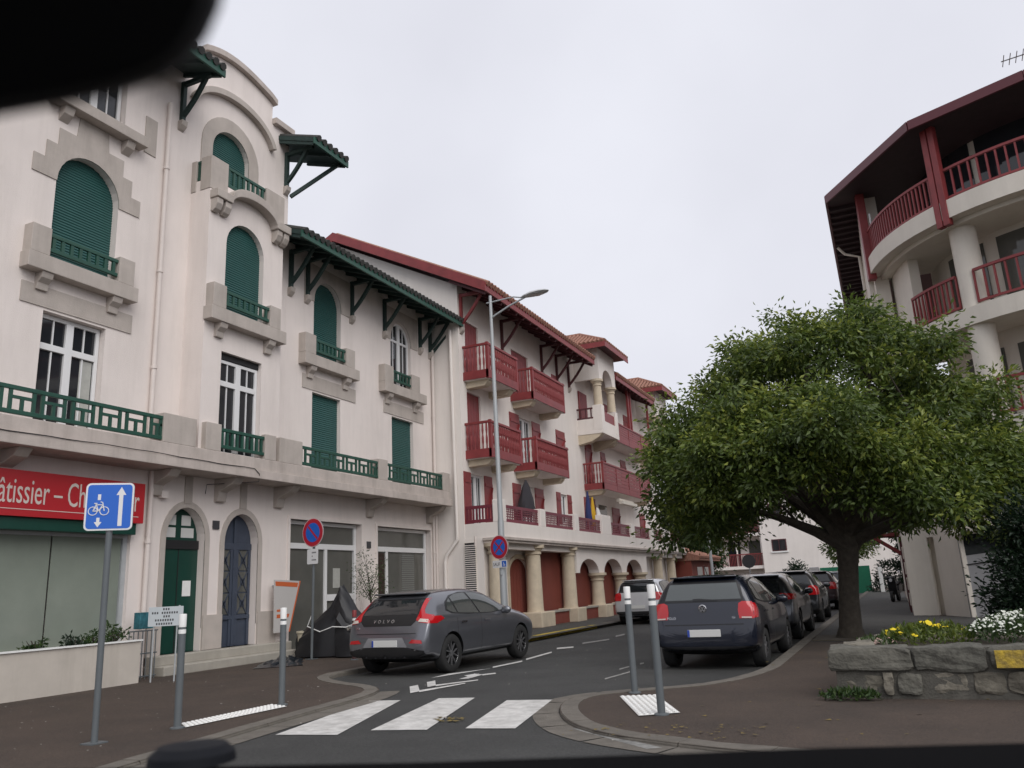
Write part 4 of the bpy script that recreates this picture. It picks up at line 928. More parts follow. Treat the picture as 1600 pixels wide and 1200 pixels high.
wp = MB().box(-.95, -.72, 56.0, 56.2, PZ, 1.6).build('gate_post', M_wpaint, bevel=.02); tag(wp, 'white gate post by the green fence', 'post')

# ---------------------------------------------------------------- foliage
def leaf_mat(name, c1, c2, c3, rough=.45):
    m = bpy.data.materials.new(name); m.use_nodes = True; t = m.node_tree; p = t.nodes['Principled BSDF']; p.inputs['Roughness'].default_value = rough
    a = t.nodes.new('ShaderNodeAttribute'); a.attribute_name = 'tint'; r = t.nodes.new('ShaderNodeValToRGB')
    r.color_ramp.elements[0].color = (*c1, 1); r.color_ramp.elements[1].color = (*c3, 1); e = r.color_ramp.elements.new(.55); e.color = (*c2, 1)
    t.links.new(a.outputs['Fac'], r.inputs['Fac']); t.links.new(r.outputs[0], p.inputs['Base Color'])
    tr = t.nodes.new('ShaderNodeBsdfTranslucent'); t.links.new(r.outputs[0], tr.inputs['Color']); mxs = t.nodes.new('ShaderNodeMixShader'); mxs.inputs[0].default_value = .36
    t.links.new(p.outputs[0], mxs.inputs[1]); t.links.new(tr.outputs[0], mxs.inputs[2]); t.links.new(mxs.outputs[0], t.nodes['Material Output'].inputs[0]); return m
def leaves(name, pos, droop, size, tint, m, parent, aspect=.42, kind=None):
    """pos (n,3) leaf bases, droop (n,3) leaf directions; folded leaf of two quads each"""
    n = len(pos); d = droop / np.linalg.norm(droop, axis=1, keepdims=True)
    rnd = rng.normal(size=(n, 3)); s = np.cross(d, rnd); s /= np.linalg.norm(s, axis=1, keepdims=True); nn = np.cross(s, d)
    L = size[:, None]; W = L * aspect * .5
    v = np.stack([pos, pos + d * L * .45 + s * W + nn * W * .35, pos + d * L - nn * L * .12, pos + d * L * .45 - s * W + nn * W * .35], 1)
    me = bpy.data.meshes.new(name); me.vertices.add(n * 4); me.vertices.foreach_set('co', v.reshape(-1).astype(np.float32))
    idx = np.arange(n)[:, None] * 4; tri = np.concatenate([idx + np.array([0, 1, 2]), idx + np.array([0, 2, 3])], 1).reshape(-1)
    me.loops.add(n * 6); me.loops.foreach_set('vertex_index', tri.astype(np.int32)); me.polygons.add(n * 2)
    me.polygons.foreach_set('loop_start', (np.arange(n * 2) * 3).astype(np.int32)); me.update(calc_edges=True)
    at = me.attributes.new('tint', 'FLOAT', 'POINT'); at.data.foreach_set('value', np.repeat(tint, 4).astype(np.float32))
    me.materials.append(m); return link(name, me, parent, kind=kind)
M_bark = mat('bark', (0.062, 0.052, 0.040), .95, var=.35, scale=9, bump=.9, bscale=30)
M_leafA = leaf_mat('tree_leaf', (0.048, 0.080, 0.018), (0.118, 0.172, 0.032), (0.30, 0.34, 0.058))
M_leafD = leaf_mat('dark_evergreen_leaf', (0.008, 0.020, 0.010), (0.014, 0.034, 0.015), (0.03, 0.06, 0.02))
M_leafY = leaf_mat('yellow_green_leaf', (0.05, 0.09, 0.015), (0.11, 0.15, 0.025), (0.20, 0.23, 0.04))
M_leafM = leaf_mat('mid_green_leaf', (0.022, 0.05, 0.016), (0.045, 0.085, 0.022), (0.09, 0.14, 0.03))
def cluster_leaves(cent, rad, n, size, updown=-.35, flat=.7):
    """leaves in clumps: centres (k,3), clump radii, n leaves per clump"""
    k = len(cent); c = np.repeat(cent, n, 0); r = np.repeat(rad, n)[:, None]
    g = rng.normal(size=(k * n, 3)) * np.array([1, 1, flat]) * .5; p = c + g * r
    out = g + rng.normal(size=g.shape) * .35; out[:, 2] += updown
    sz = size * rng.uniform(.6, 1.25, k * n); return p, out, sz, g
def grow_limbs(mb, base, r0, ends, fork, seed=3):
    rr = random.Random(seed)
    for e in ends:
        e = Vector(e); f = Vector(fork) + Vector((rr.uniform(-.08, .08), rr.uniform(-.08, .08), rr.uniform(-.25, .15)))
        mid = f.lerp(e, .5) + Vector((rr.uniform(-.3, .3), rr.uniform(-.3, .3), rr.uniform(.0, .35)))
        q = [f, f.lerp(mid, .5) + Vector((0, 0, .05)), mid, mid.lerp(e, .5) + Vector((rr.uniform(-.15, .15), rr.uniform(-.15, .15), .08)), e]
        mb.tube(q, [r0 * .55, r0 * .42, r0 * .30, r0 * .2, r0 * .06], 7, cap=False)
        for _ in range(3):
            t = rr.uniform(.35, .95); s_ = mid.lerp(e, t) if t > .5 else f.lerp(mid, t * 2); d = Vector((rr.uniform(-1, 1), rr.uniform(-1, 1), rr.uniform(-.1, .9))).normalized()
            mb.tube([s_, s_ + d * .5 + Vector((0, 0, .08)), s_ + d * rr.uniform(.8, 1.3)], [r0 * .16, r0 * .1, r0 * .03], 5, cap=False)
# the big street tree
TR = thing('street_tree', 'broad round-headed tree with glossy drooping leaves on the right-hand pavement', 'tree', (-.94, 18.4, PZ))
cc = np.array([-.98, 18.4, 4.22]); R3 = np.array([3.55, 3.5, 2.62]); cents = []; rads = []
lobes = []
while len(lobes) < 46:                                 # big leaf masses first, small clumps on their outer faces after
    u = rng.normal(size=3); u /= np.linalg.norm(u); k = rng.uniform(.55, .82)
    p = cc + u * R3 * k
    if u[2] < 0: p[2] = cc[2] + u[2] * 1.75; p[:2] = cc[:2] + (p[:2] - cc[:2]) * 1.12
    if p[2] < (3.3 if -2.7 < p[0] < -.9 else 2.75): continue
    if any(np.linalg.norm(p - q) < .72 for q in lobes): continue
    lobes.append(p)
for i in range(26):                                    # lower skirt of the crown, open towards the street
    a = 2 * PI * i / 26; p = np.array([cc[0] + 2.75 * math.cos(a) + rng.normal(0, .2), cc[1] + 2.6 * math.sin(a) + rng.normal(0, .2), rng.uniform(2.75, 3.25)])
    if -3.1 < p[0] < -.6: p[2] += .55
    lobes.append(p)
for q in lobes:
    out = (q - cc) / R3; out /= np.linalg.norm(out); lr = rng.uniform(.75, 1.15)
    for _ in range(12):
        v = rng.normal(size=3) * .75 + out * .85 + np.array([0, 0, .25]); v /= np.linalg.norm(v)
        p = q + v * lr * rng.uniform(.45, 1.0) * np.array([1, 1, .8])
        if p[2] < (2.62 if -3.0 < p[0] < -.9 else 2.05): continue
        cents.append(p); rads.append(rng.uniform(.28, .50))
# a few long shoots breaking the outline
for dx, dz in ((-1.35, 6.9), (-1.6, 7.0), (-2.0, 6.75), (-2.6, 6.2), (.3, 6.75), (-3.6, 4.9), (-4.2, 3.9), (-4.6, 3.0), (1.4, 6.0), (-4.4, 3.4), (-.6, 6.9), (-3.1, 5.7)):
    cents.append(np.array([dx, 18.4 + rng.uniform(-.8, .8), dz])); rads.append(.34)
cents = np.array(cents); rads = np.array(rads)
pp, dd_, ss, gg = cluster_leaves(cents, rads, 150, .128)
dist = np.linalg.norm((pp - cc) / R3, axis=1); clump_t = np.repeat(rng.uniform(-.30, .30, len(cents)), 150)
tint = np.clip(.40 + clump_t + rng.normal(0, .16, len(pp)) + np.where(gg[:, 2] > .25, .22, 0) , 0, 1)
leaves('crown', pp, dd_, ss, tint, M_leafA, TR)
tb = MB(); tb.tube([(-1.0, 18.45, PZ - .05), (-.98, 18.44, .3), (-.93, 18.42, .9), (-.86, 18.40, 1.5), (-.80, 18.4, 2.1), (-.78, 18.4, 2.5)], [.32, .225, .195, .195, .235, .18], 14)
ends = []
for i in range(13):
    a = 2 * PI * i / 13 + .2; ends.append((-.9 + 2.6 * math.cos(a), 18.4 + 2.4 * math.sin(a), 3.6 + 1.5 * ((i * 7) % 5) / 4))
ends += [(-.9, 18.4, 6.4), (-1.8, 18.0, 5.9), (.2, 18.8, 6.0), (2.3, 17.6, 2.9), (1.9, 18.9, 3.2), (-3.6, 18.0, 3.0)]
grow_limbs(tb, None, .27, ends, (-.8, 18.4, 2.05)); tb.build('trunk', M_bark, TR, smooth=True)
pit = MB().prism([(-1.68, 17.7), (-.2, 17.6), (-.15, 19.1), (-1.68, 19.2)], 'z', PZ, PZ + .02).build('tree_pit', M_earth, TR)
def simple_tree(name, label, base, h, rx, rz, n, lm, size=.2, trunk=.14, per=90, group=None, seed=1):
    t = thing(name, label, 'tree', base, group=group); b = Vector(base)
    c = np.array([b.x, b.y, b.z + h - rz]); ct = []
    while len(ct) < n:
        u = rng.normal(size=3); u /= np.linalg.norm(u); ct.append(c + u * np.array([rx, rx, rz]) * rng.uniform(.35, 1) ** .5)
    p, d, s, g = cluster_leaves(np.array(ct), rng.uniform(.35, .8, n) * min(1, rx / 2.2), per, size)
    leaves('crown', p, d, s, np.clip(.35 + np.repeat(rng.uniform(-.25, .25, n), per) + rng.normal(0, .15, len(p)), 0, 1), lm, t)
    mb = MB().tube([b, b + Vector((.05, 0, h * .4)), b + Vector((0, .05, h * .75))], [trunk, trunk * .8, trunk * .4], 9)
    rr = random.Random(seed)
    for _ in range(7):
        a = rr.uniform(0, 6.28); mb.tube([b + Vector((0, 0, h * rr.uniform(.3, .55))), b + Vector((math.cos(a) * rx * .7, math.sin(a) * rx * .7, h * rr.uniform(.6, .85)))], [trunk * .5, trunk * .1], 6)
    mb.build('trunk', M_bark, t, smooth=True)
simple_tree('garden_tree', 'dark leafy tree behind the low red annex', (-12.3, 58, 0), 6.2, 1.7, 2.6, 80, M_leafM, .26, group='trees at the end of the street')
simple_tree('garden_tree', 'dense dark tree left of the far white block', (-13.6, 60, 0), 7.6, 2.2, 3.0, 90, M_leafD, .26, group='trees at the end of the street')
simple_tree('garden_tree', 'light yellow-green tree seen beside the street tree trunk', (-2.2, 52, 0), 5.6, 1.6, 1.9, 70, M_leafY, .2, group='trees at the end of the street')
simple_tree('garden_tree', 'dark green tree beyond the scooter by the green fence', (1.4, 57, 0), 5.2, 1.4, 2.2, 80, M_leafD, .24, group='trees at the end of the street')
def shrub(name, label, base, rx, ry, h, n, lm, size, per=60, cat='shrub', group=None):
    t = thing(name, label, cat, base, group=group); b = np.array(base); ct = []
    while len(ct) < n:
        u = rng.uniform(-1, 1, 3); u[2] = abs(u[2])
        if np.linalg.norm(u) < 1: ct.append(b + u * np.array([rx, ry, h]) + np.array([0, 0, .03]))
    p, d, s, g = cluster_leaves(np.array(ct), np.full(n, min(rx, ry, h) * .42), per, size, updown=.1)
    p[:, 2] = np.maximum(p[:, 2], base[2] + .01)
    leaves('foliage', p, d, s, np.clip(.4 + rng.normal(0, .22, len(p)), 0, 1), lm, t)
    mb = MB()
    for i in range(6): mb.tube([Vector(base) + Vector((random.uniform(-.3, .3) * rx, random.uniform(-.3, .3) * ry, 0)), Vector(base) + Vector((random.uniform(-.7, .7) * rx, random.uniform(-.7, .7) * ry, h * .8))], [.012 + .02 * h, .004], 5)
    mb.build('stems', M_bark, t); return t
shrub('shrub', 'rounded bush in front of the far white block', (-6.4, 60.5, 0), 1.3, .9, 2.3, 40, M_leafD, .2, group='bushes')
shrub('shrub', 'low hedge bush by the pale garden wall', (-10.2, 61, 0), 1.8, .6, 1.5, 40, M_leafM, .2, group='bushes')
shrub('shrub', 'dark hedge behind the scooter at the end of the right pavement', (.4, 56.8, 0), 1.9, .7, 2.4, 60, M_leafD, .2, group='bushes')
shrub('evergreen_shrub', 'tall dark evergreen shrub against the curved building at the right edge', (2.45, 16.6, PZ), 1.05, .8, 2.45, 170, M_leafD, .10, per=150)

# ---------------------------------------------------------------- cars (own frame: x right, y forwards, rear bumper at y = 0)
def paint(name, col, metal=.5, rough=.28):
    m = mat(name, col, rough, metal, coat=.8, var=.04, scale=5); return m
M_cglass = mat('car_glass', (.016, .018, .02), .03, spec=.7); M_cglass2 = mat('car_side_glass', (.05, .056, .054), .03, spec=.8); M_lamp = mat('red_tail_lamp', (.42, .008, .012), .12, coat=.6)
M_chrome = mat('chrome', (.6, .6, .61), .15, 1.0); M_rim = mat('alloy_rim', (.33, .33, .34), .3, .8); M_plate = mat('number_plate', (.60, .60, .58), .45)
M_trimb = mat('car_black_trim', (.010, .010, .011), .4); M_clear = mat('clear_lens', (.55, .50, .45), .1)
HATCH = [(0.00, .60, .50, .52, .70), (0.03, .70, .60, .62, .79), (.09, .90, .62, .80, .83), (.15, 1.0, .64, .92, .85), (.28, 1.15, .62, .97, .868), (.42, 1.29, .60, .975, .88), (.56, 1.385, .585, .97, .888),
         (.85, 1.425, .58, .965, .893), (1.45, 1.445, .585, .955, .895), (2.0, 1.435, .59, .94, .895), (2.45, 1.36, .60, .93, .893), (2.85, 1.19, .63, .93, .89), (3.15, 1.03, .70, .93, .885),
         (3.5, .96, .70, .88, .88), (3.9, .88, .68, .80, .86), (4.15, .79, .62, .70, .80), (4.3, .64, .52, .56, .70), (4.37, .50, .40, .44, .56)]
UPRIGHT = [(0.00, .58, .52, .50, .70), (0.03, .72, .60, .62, .80), (.06, .93, .64, .82, .84), (.09, 1.02, .66, .94, .86), (.16, 1.20, .645, .965, .87), (.24, 1.35, .63, .97, .88), (.36, 1.42, .61, .965, .886),
         (.7, 1.445, .605, .96, .892), (1.4, 1.445, .60, .95, .895), (1.9, 1.43, .60, .94, .895), (2.35, 1.34, .61, .93, .893), (2.75, 1.17, .64, .93, .89), (3.05, 1.03, .70, .92, .885),
         (3.4, .96, .70, .88, .88), (3.8, .88, .68, .80, .86), (4.12, .78, .62, .70, .80), (4.3, .64, .52, .56, .70), (4.37, .50, .40, .44, .56)]
def car(name, label, loc, heading, L=4.37, W=1.79, Hh=1.445, wb=2.65, rear_oh=.80, wr=.325, prof=HATCH, body=None, spec=None, group='cars parked along the street', detail=2, rimcol=None):
    T = thing(name, label, 'car', loc, -R(heading), group); sy, sx, sz = L / 4.37, W / 1.79, Hh / 1.445
    vs, fs = [], []; nr = 11
    for (y, zt, hr, zb, hb) in prof:
        zl = .20 if .3 < y < 4.0 else .30; hb_ = hb; zb = min(zb, zt - .03)
        half = [(0, zl), (.5 * hb_, zl), (hb_ - .05, zl + .03), (hb_ - .012, min(.40, zb - .1)), (hb_, min(.64, zb - .05)), (hb_ - .015, zb - .015), (hb_ - .05, zb + (zt - zb) * .06),
                ((hb_ + hr) / 2 - .01, (zb + zt) / 2 + .01), (hr + .015, zt - .055 * min(1, (zt - zb) / .3)), (hr - .10, zt - .008), (0, zt)]
        ring = [(x, z) for x, z in half] + [(-x, z) for x, z in reversed(half[1:-1])]
        for x, z in ring: vs.append((x * sx, y * sy, z * sz))
    n = 2 * nr - 2; k = len(prof)
    for i in range(k - 1):
        for j in range(n): fs.append((i*n + j, i*n + (j+1) % n, (i+1)*n + (j+1) % n, (i+1)*n + j))
    fs.append(tuple(reversed(range(n)))); fs.append(tuple((k-1)*n + j for j in range(n)))
    mb = MB(); mb.add(vs, fs); me = mb.mesh('tmp'); tmp = bpy.data.objects.new('tmp', me); C.objects.link(tmp)
    sb = tmp.modifiers.new('s', 'SUBSURF'); sb.levels = 2; sb.render_levels = 2
    ya = [rear_oh, rear_oh + wb]; cut = MB()
    for y in ya:
        for s in (-1, 1): cut.lathe([(wr + .045, -.17), (wr + .045, .17)], (s * (W / 2 - .06), y, wr), 28, 'x')
    cme = cut.mesh('cut'); cob = bpy.data.objects.new('cut', cme); C.objects.link(cob)
    bo = tmp.modifiers.new('b', 'BOOLEAN'); bo.object = cob; bo.operation = 'DIFFERENCE'; bo.solver = 'EXACT'
    dg = bpy.context.evaluated_depsgraph_get(); bm_ = bpy.data.meshes.new_from_object(tmp.evaluated_get(dg))
    bpy.data.objects.remove(tmp); bpy.data.objects.remove(cob)
    bm_.materials.clear(); bm_.materials.append(body); bm_.materials.append(M_trimb)
    for p in bm_.polygons:
        c = p.center; p.use_smooth = True; p.material_index = 0
        for y in ya:
            d = math.hypot(c.y - y, c.z - wr)
            if d < wr + .04 or (abs(d - wr - .045) < .012 and abs((Vector((0, c.y - y, c.z - wr))).normalized().dot(p.normal)) > .8 and abs(c.x) < W / 2 - .005): p.material_index = 1
        if c.z < .27: p.material_index = 1
    bo_ = link('body', bm_, None, smooth=False); bo_.parent = T
    e_ = bo_.modifiers.new('split', 'EDGE_SPLIT'); e_.split_angle = R(40)
    bvh = BVHTree.FromPolygons([v.co.copy() for v in bm_.vertices], [tuple(p.vertices) for p in bm_.polygons])
    def project(polys, name, m, side, eps=.006, parent=None, smooth=True, lab=None):
        """lay polygons (2D outline) on the body from the rear ('r': x,z), right ('+') or left ('-') side (y,z), or top ('t': x,y)"""
        out = MB()
        for poly in (polys if isinstance(polys[0][0], (tuple, list)) else [polys]):
            bm = bmesh.new(); vv = [bm.verts.new((a, b, 0)) for a, b in poly]; bm.faces.new(vv); bmesh.ops.triangulate(bm, faces=bm.faces)
            for _ in range(6):
                le = [e for e in bm.edges if e.calc_length() > .05]
                if not le: break
                bmesh.ops.subdivide_edges(bm, edges=le, cuts=1); bmesh.ops.triangulate(bm, faces=bm.faces)
            bm.verts.index_update(); pv = []; ok = []
            for v in bm.verts:
                a, b = v.co.x, v.co.y
                if side == 'r': o_, d_ = Vector((a, -1.5, b)), Vector((0, 1, 0))
                elif side == '+': o_, d_ = Vector((2.5, a, b)), Vector((-1, 0, 0))
                elif side == '-': o_, d_ = Vector((-2.5, a, b)), Vector((1, 0, 0))
                else: o_, d_ = Vector((a, b, 3)), Vector((0, 0, -1))
                h = bvh.ray_cast(o_, d_); ok.append(h[0] is not None); pv.append(h[0] - d_ * eps if h[0] is not None else o_)
            ff = [tuple(v.index for v in f.verts) for f in bm.faces if all(ok[v.index] for v in f.verts)]; bm.free()
            out.add(pv, ff)
        if not out.f: return None
        o = out.build(name, m, smooth=False)
        for p in o.data.polygons: p.use_smooth = True
        o.parent = parent or T
        if lab: o['label'] = lab
        return o
    # wheels
    tyre = MB().lathe([(wr * .62, -.09), (wr * .93, -.105), (wr, -.07), (wr, .07), (wr * .93, .105), (wr * .62, .09)], (0, 0, 0), 30, 'x', False).mesh('tyre'); tyre.materials.append(M_rub)
    for p in tyre.polygons: p.use_smooth = True
    rim = MB().lathe([(wr * .66, -.02), (wr * .66, .07), (wr * .62, .085), (wr * .60, .03), (wr * .2, .0), (.01, .0)], (0, 0, 0), 30, 'x', False).mesh('rim'); rim.materials.append(M_trimb)
    sp = MB(); ns = 5
    for i in range(ns):
        a = 2 * PI * i / ns
        for da in (-.16, .16):
            b = a + da; sp.bar((.072, wr * .12 * math.cos(a), wr * .12 * math.sin(a)), (.068, wr * .64 * math.cos(b + da), wr * .64 * math.sin(b + da)), .018, wr * .075, (1, 0, 0))
    sp.lathe([(wr * .16, .05), (wr * .15, .085)], (0, 0, 0), 14, 'x'); sp = sp.lathe([(wr * .64, .074), (wr * .67, .088), (wr * .63, .09)], (0, 0, 0), 30, 'x', False).mesh('spokes'); sp.materials.append(rimcol or M_rim)
    for y in ya:
        for s in (1, -1):
            wh = bpy.data.objects.new('wheel', tyre); C.objects.link(wh); wh.parent = T; wh.location = (s * (W / 2 - .125), y, wr); wh.rotation_euler = (0, 0, 0 if s > 0 else PI)
            for nm, me in (('rim', rim), ('spokes', sp)):
                q = bpy.data.objects.new(nm, me); C.objects.link(q); q.parent = wh
                if nm == 'spokes': q['kind'] = 'stuff'
    S = spec
    sc_ = lambda P: [(a * sx, b * sz) for a, b in P]; ss_ = lambda P: [(a * sy, b * sz) for a, b in P]; mir = lambda P: [(-a, b) for a, b in P]
    for sd_ in ('+', '-'):
        bk = project(ss_(S['side_all']), 'window_trim', M_trimb, sd_, .004)
        for P in S['side']: project(ss_(P), 'side_window', M_cglass2, sd_, .009)
        for y in S['seams']: project([(y*sy - .004, .30), (y*sy + .004, .30), (y*sy + .004, .93*sz), (y*sy - .004, .93*sz)], 'door_seam', M_trimb, sd_, .003)
        for y in S['handles']: project([(y*sy - .10, .82*sz), (y*sy + .10, .825*sz), (y*sy + .10, .855*sz), (y*sy - .10, .85*sz)], 'door_handle', S.get('handle_m', body), sd_, .022)
        project(ss_([(.95, .22), (3.15, .22), (3.15, .27), (.95, .27)]), 'sill_trim', M_trimb, sd_, .006)
        s = 1 if sd_ == '+' else -1; ym = S.get('mirror', 2.72) * sy
        mr = MB().lathe([(.02, -.11), (.075, -.08), (.085, .03), (.05, .08), (.01, .09)], (0, 0, 0), 12, 'x').mesh('door_mirror'); mr.materials.append(body)
        for p in mr.polygons: p.use_smooth = True
        mo = bpy.data.objects.new('door_mirror', mr); C.objects.link(mo); mo.parent = T; mo.location = (s * (W / 2 + .05), ym, .98 * sz); mo.scale = (1, .75, .85)
    rw = project(sc_(S['rear_window']), 'rear_window', S.get('rear_glass', M_cglass), 'r', .007)
    if 'rear_trim' in S: project(sc_(S['rear_trim']), 'rear_window_trim', M_trimb, 'r', .004)
    for P in S['lamps']:
        project(sc_(P), 'tail_lamp', M_lamp, 'r', .010); project(mir(sc_(P)), 'tail_lamp', M_lamp, 'r', .010)
    for P in S.get('lamps_side', []):
        project(ss_(P), 'tail_lamp', M_lamp, '+', .010); project(ss_(P), 'tail_lamp', M_lamp, '-', .010)
    for nm, P, m, both in S.get('extra', []):
        project(sc_(P), nm, m, 'r', .006 if 'recess' in nm or 'seam' in nm else .013)
        if both: project(mir(sc_(P)), nm, m, 'r', .013)
    # spoiler, plate, wiper
    if 'spoiler' in S:
        x_, y0, y1, z_ = S['spoiler']; q = MB().prism([(-x_*sx, y0*sy + .05), (-x_*sx*.7, y0*sy), (x_*sx*.7, y0*sy), (x_*sx, y0*sy + .05), (x_*sx*.96, y1*sy), (-x_*sx*.96, y1*sy)], 'z', z_*sz - .03, z_*sz).build('spoiler', S.get('spoiler_m', body), bevel=.012); q.parent = T
    zp = S['plate'] * sz; h = bvh.ray_cast(Vector((0, -1.5, zp)), Vector((0, 1, 0)))[0]
    q = MB().box(-.26, .26, h.y - .022, h.y - .004, zp - .055, zp + .055).build('number_plate', M_plate, bevel=.004); q.parent = T
    q2 = MB().box(-.26, -.225, h.y - .024, h.y - .0225, zp - .053, zp + .053).build('plate_band', mat('plate_blue', (.02, .06, .35), .4)); q2.parent = q
    return T, project, bvh, sx, sy, sz
V40 = dict(side_all=[(.70, 1.06), (.80, 1.20), (1.05, 1.31), (1.45, 1.365), (1.95, 1.36), (2.35, 1.29), (2.75, 1.10), (2.97, .985), (2.3, .945), (1.4, .965), (.85, 1.0)],
    side=[[(.74, 1.07), (.83, 1.18), (.98, 1.26), (1.02, 1.0), (.86, 1.02)], [(1.06, 1.0), (1.03, 1.275), (1.25, 1.33), (1.60, 1.345), (1.78, .965), (1.40, .985)], [(1.83, .965), (1.67, 1.345), (1.95, 1.34), (2.32, 1.275), (2.70, 1.10), (2.90, .99), (2.3, .96)]],
    seams=[1.82, .98], handles=[1.18, 2.03], handle_m=M_chrome, mirror=2.72, rear_trim=[(-.60, 1.28), (.60, 1.28), (.66, .99), (.50, .835), (-.50, .835), (-.66, .99)],
    rear_window=[(-.54, 1.265), (.54, 1.265), (.585, 1.02), (-.585, 1.02)], lamps=[[(.565, 1.28), (.625, 1.28), (.66, 1.10), (.71, 1.03), (.845, .99), (.86, .86), (.66, .89), (.58, .93), (.60, 1.02)]], lamps_side=[[(.17, .865), (.19, .985), (.48, .98), (.56, .93), (.34, .86)]],
    extra=[('reversing_lamp', [(.63, .90), (.80, .885), (.80, .935), (.66, .95)], M_clear, True), ('reflector', [(.50, .555), (.76, .545), (.74, .60), (.56, .615)], M_lamp, True), ('lower_bumper', [(-.80, .30), (.80, .30), (.78, .43), (.50, .43), (.40, .49), (-.40, .49), (-.50, .43), (-.78, .43)], M_trimb, False),
           ('tailgate_seam', [(-.62, .705), (.62, .705), (.62, .715), (-.62, .715)], M_trimb, False), ('plate_recess', [(-.40, .45), (.40, .45), (.46, .50), (.36, .645), (-.36, .645), (-.46, .50)], mat('plate_surround', (.20, .20, .21), .5), False)],
    spoiler=(.56, .40, .66, 1.385), plate=.55)
g_, prj, bv, _, _, _ = car('parked_car', 'dark grey five-door hatchback with red boomerang tail lamps nearest on the left', (-8.13, 12.30, .022), 3.0, body=paint('graphite_metallic', (.155, .16, .178), .65, .28), spec=V40, Hh=1.44)
def rear_text(txt, size, x0, z, T, bvh, m, off=.012, spacing=1.0, name='badge_lettering'):
    me = textmesh(txt, size, name, .003, spacing=spacing)
    for v in me.vertices:
        x, zz = x0 + v.co.x, z + v.co.y; h = bvh.ray_cast(Vector((x, -1.5, zz)), Vector((0, 1, 0)))[0]; v.co = (x, (h.y if h else 0) - off - v.co.z, zz)
    me.materials.append(m); o = bpy.data.objects.new(name, me); C.objects.link(o); o.parent = T; return o
rear_text('V  O  L  V  O', .08, -.30, .885, g_, bv, M_chrome)
rear_text('V40', .05, -.66, .79, g_, bv, M_chrome)
POLO = dict(side_all=[(.42, 1.03), (.46, 1.25), (.65, 1.33), (1.3, 1.37), (1.85, 1.36), (2.3, 1.27), (2.70, 1.06), (2.85, .975), (2.2, .945), (1.2, .96)],
    side=[[(.50, 1.05), (.54, 1.24), (.68, 1.30), (.78, 1.31), (.84, 1.0)], [(.88, 1.0), (.84, 1.315), (1.3, 1.35), (1.58, 1.35), (1.66, .975), (1.2, .98)], [(1.72, .975), (1.65, 1.345), (1.85, 1.34), (2.27, 1.255), (2.66, 1.06), (2.78, .985), (2.2, .965)]],
    seams=[1.68, .80], handles=[1.02, 1.90], mirror=2.62, rear_trim=[(-.62, 1.34), (.62, 1.34), (.69, 1.02), (-.69, 1.02)],
    rear_window=[(-.57, 1.30), (.57, 1.30), (.645, 1.055), (-.645, 1.055)], rear_glass=mat('rear_glass_reflecting', (.075, .085, .085), .06, spec=.8), lamps=[[(.60, .99), (.66, 1.02), (.80, 1.01), (.85, .95), (.86, .76), (.60, .765), (.585, .88)]], lamps_side=[[(.06, .77), (.06, .98), (.20, .99), (.28, .86), (.24, .77)]],
    extra=[('reversing_lamp', [(.64, .77), (.80, .765), (.80, .785), (.64, .79)], M_clear, True), ('lower_bumper', [(-.78, .30), (.78, .30), (.78, .36), (-.78, .36)], M_trimb, False), ('tailgate_seam', [(-.66, .675), (.66, .675), (.66, .69), (-.66, .69)], M_trimb, False),
           ('wiper', [(-.16, 1.045), (.25, 1.035), (.25, 1.05), (-.05, 1.075), (-.16, 1.075)], M_trimb, False), ('brake_lamp', [(-.16, 1.385), (.16, 1.385), (.16, 1.40), (-.16, 1.40)], mat('dim_red_lens', (.10, .01, .012), .2), False)],
    spoiler=(.57, .19, .42, 1.418), plate=.555)
g_, prj, bv, sx, sy, sz = car('parked_car', 'dark navy compact hatchback seen from behind, first in the right-hand row', (-2.86, 13.32, .008), 1.5, L=3.97, W=1.69, Hh=1.46, wb=2.47, rear_oh=.70, wr=.30, prof=UPRIGHT, body=paint('midnight_blue', (.010, .013, .024), .3, .22), spec=POLO)
h = bv.ray_cast(Vector((0, -1.5, .93)), Vector((0, 1, 0)))[0]
bg_ = MB().lathe([(.055, -.016), (.064, -.012), (.064, 0)], (0, h.y, .93), 24, 'y').build('roundel', M_chrome); bg_.parent = g_
bk_ = MB().lathe([(.052, -.018), (.052, -.016)], (0, h.y, .93), 24, 'y').build('roundel_field', M_trimb); bk_.parent = bg_
sw = MB()
for a, b in (((-.028, .042), (-.006, .004)), ((-.006, .004), (.006, .004)), ((.006, .004), (.028, .042)), ((-.046, .022), (-.022, -.042)), ((-.022, -.042), (0, -.004)), ((0, -.004), (.022, -.042)), ((.022, -.042), (.046, .022))):
    sw.bar((a[0], h.y - .020, .93 + a[1]), (b[0], h.y - .020, .93 + b[1]), .006, .011, (0, 0, 1))
sw = sw.build('roundel_letters', M_chrome); sw.parent = bg_; sw['kind'] = 'stuff'
rear_text('POLO', .055, -.58, .775, g_, bv, M_chrome); rear_text('TDI', .035, .45, .775, g_, bv, M_chrome)
q = MB().tube([(0, .62, 1.44), (0, .45, 1.60)], .006, 5).build('aerial', M_trimb); q.parent = g_
GEN = dict(V40); GEN['lamps'] = [[(.56, 1.0), (.84, .98), (.86, .86), (.62, .87)]]; GEN['handle_m'] = M_trimb; GEN['extra'] = [('lower_bumper', [(-.80, .30), (.80, .30), (.78, .42), (-.78, .42)], M_trimb, False)]; GEN['rear_trim'] = [(-.60, 1.28), (.60, 1.28), (.66, 1.0), (-.66, 1.0)]
GENU = dict(POLO); GENU['extra'] = [('lower_bumper', [(-.78, .30), (.78, .30), (.78, .42), (-.78, .42)], M_trimb, False)]; GENU['rear_glass'] = M_cglass
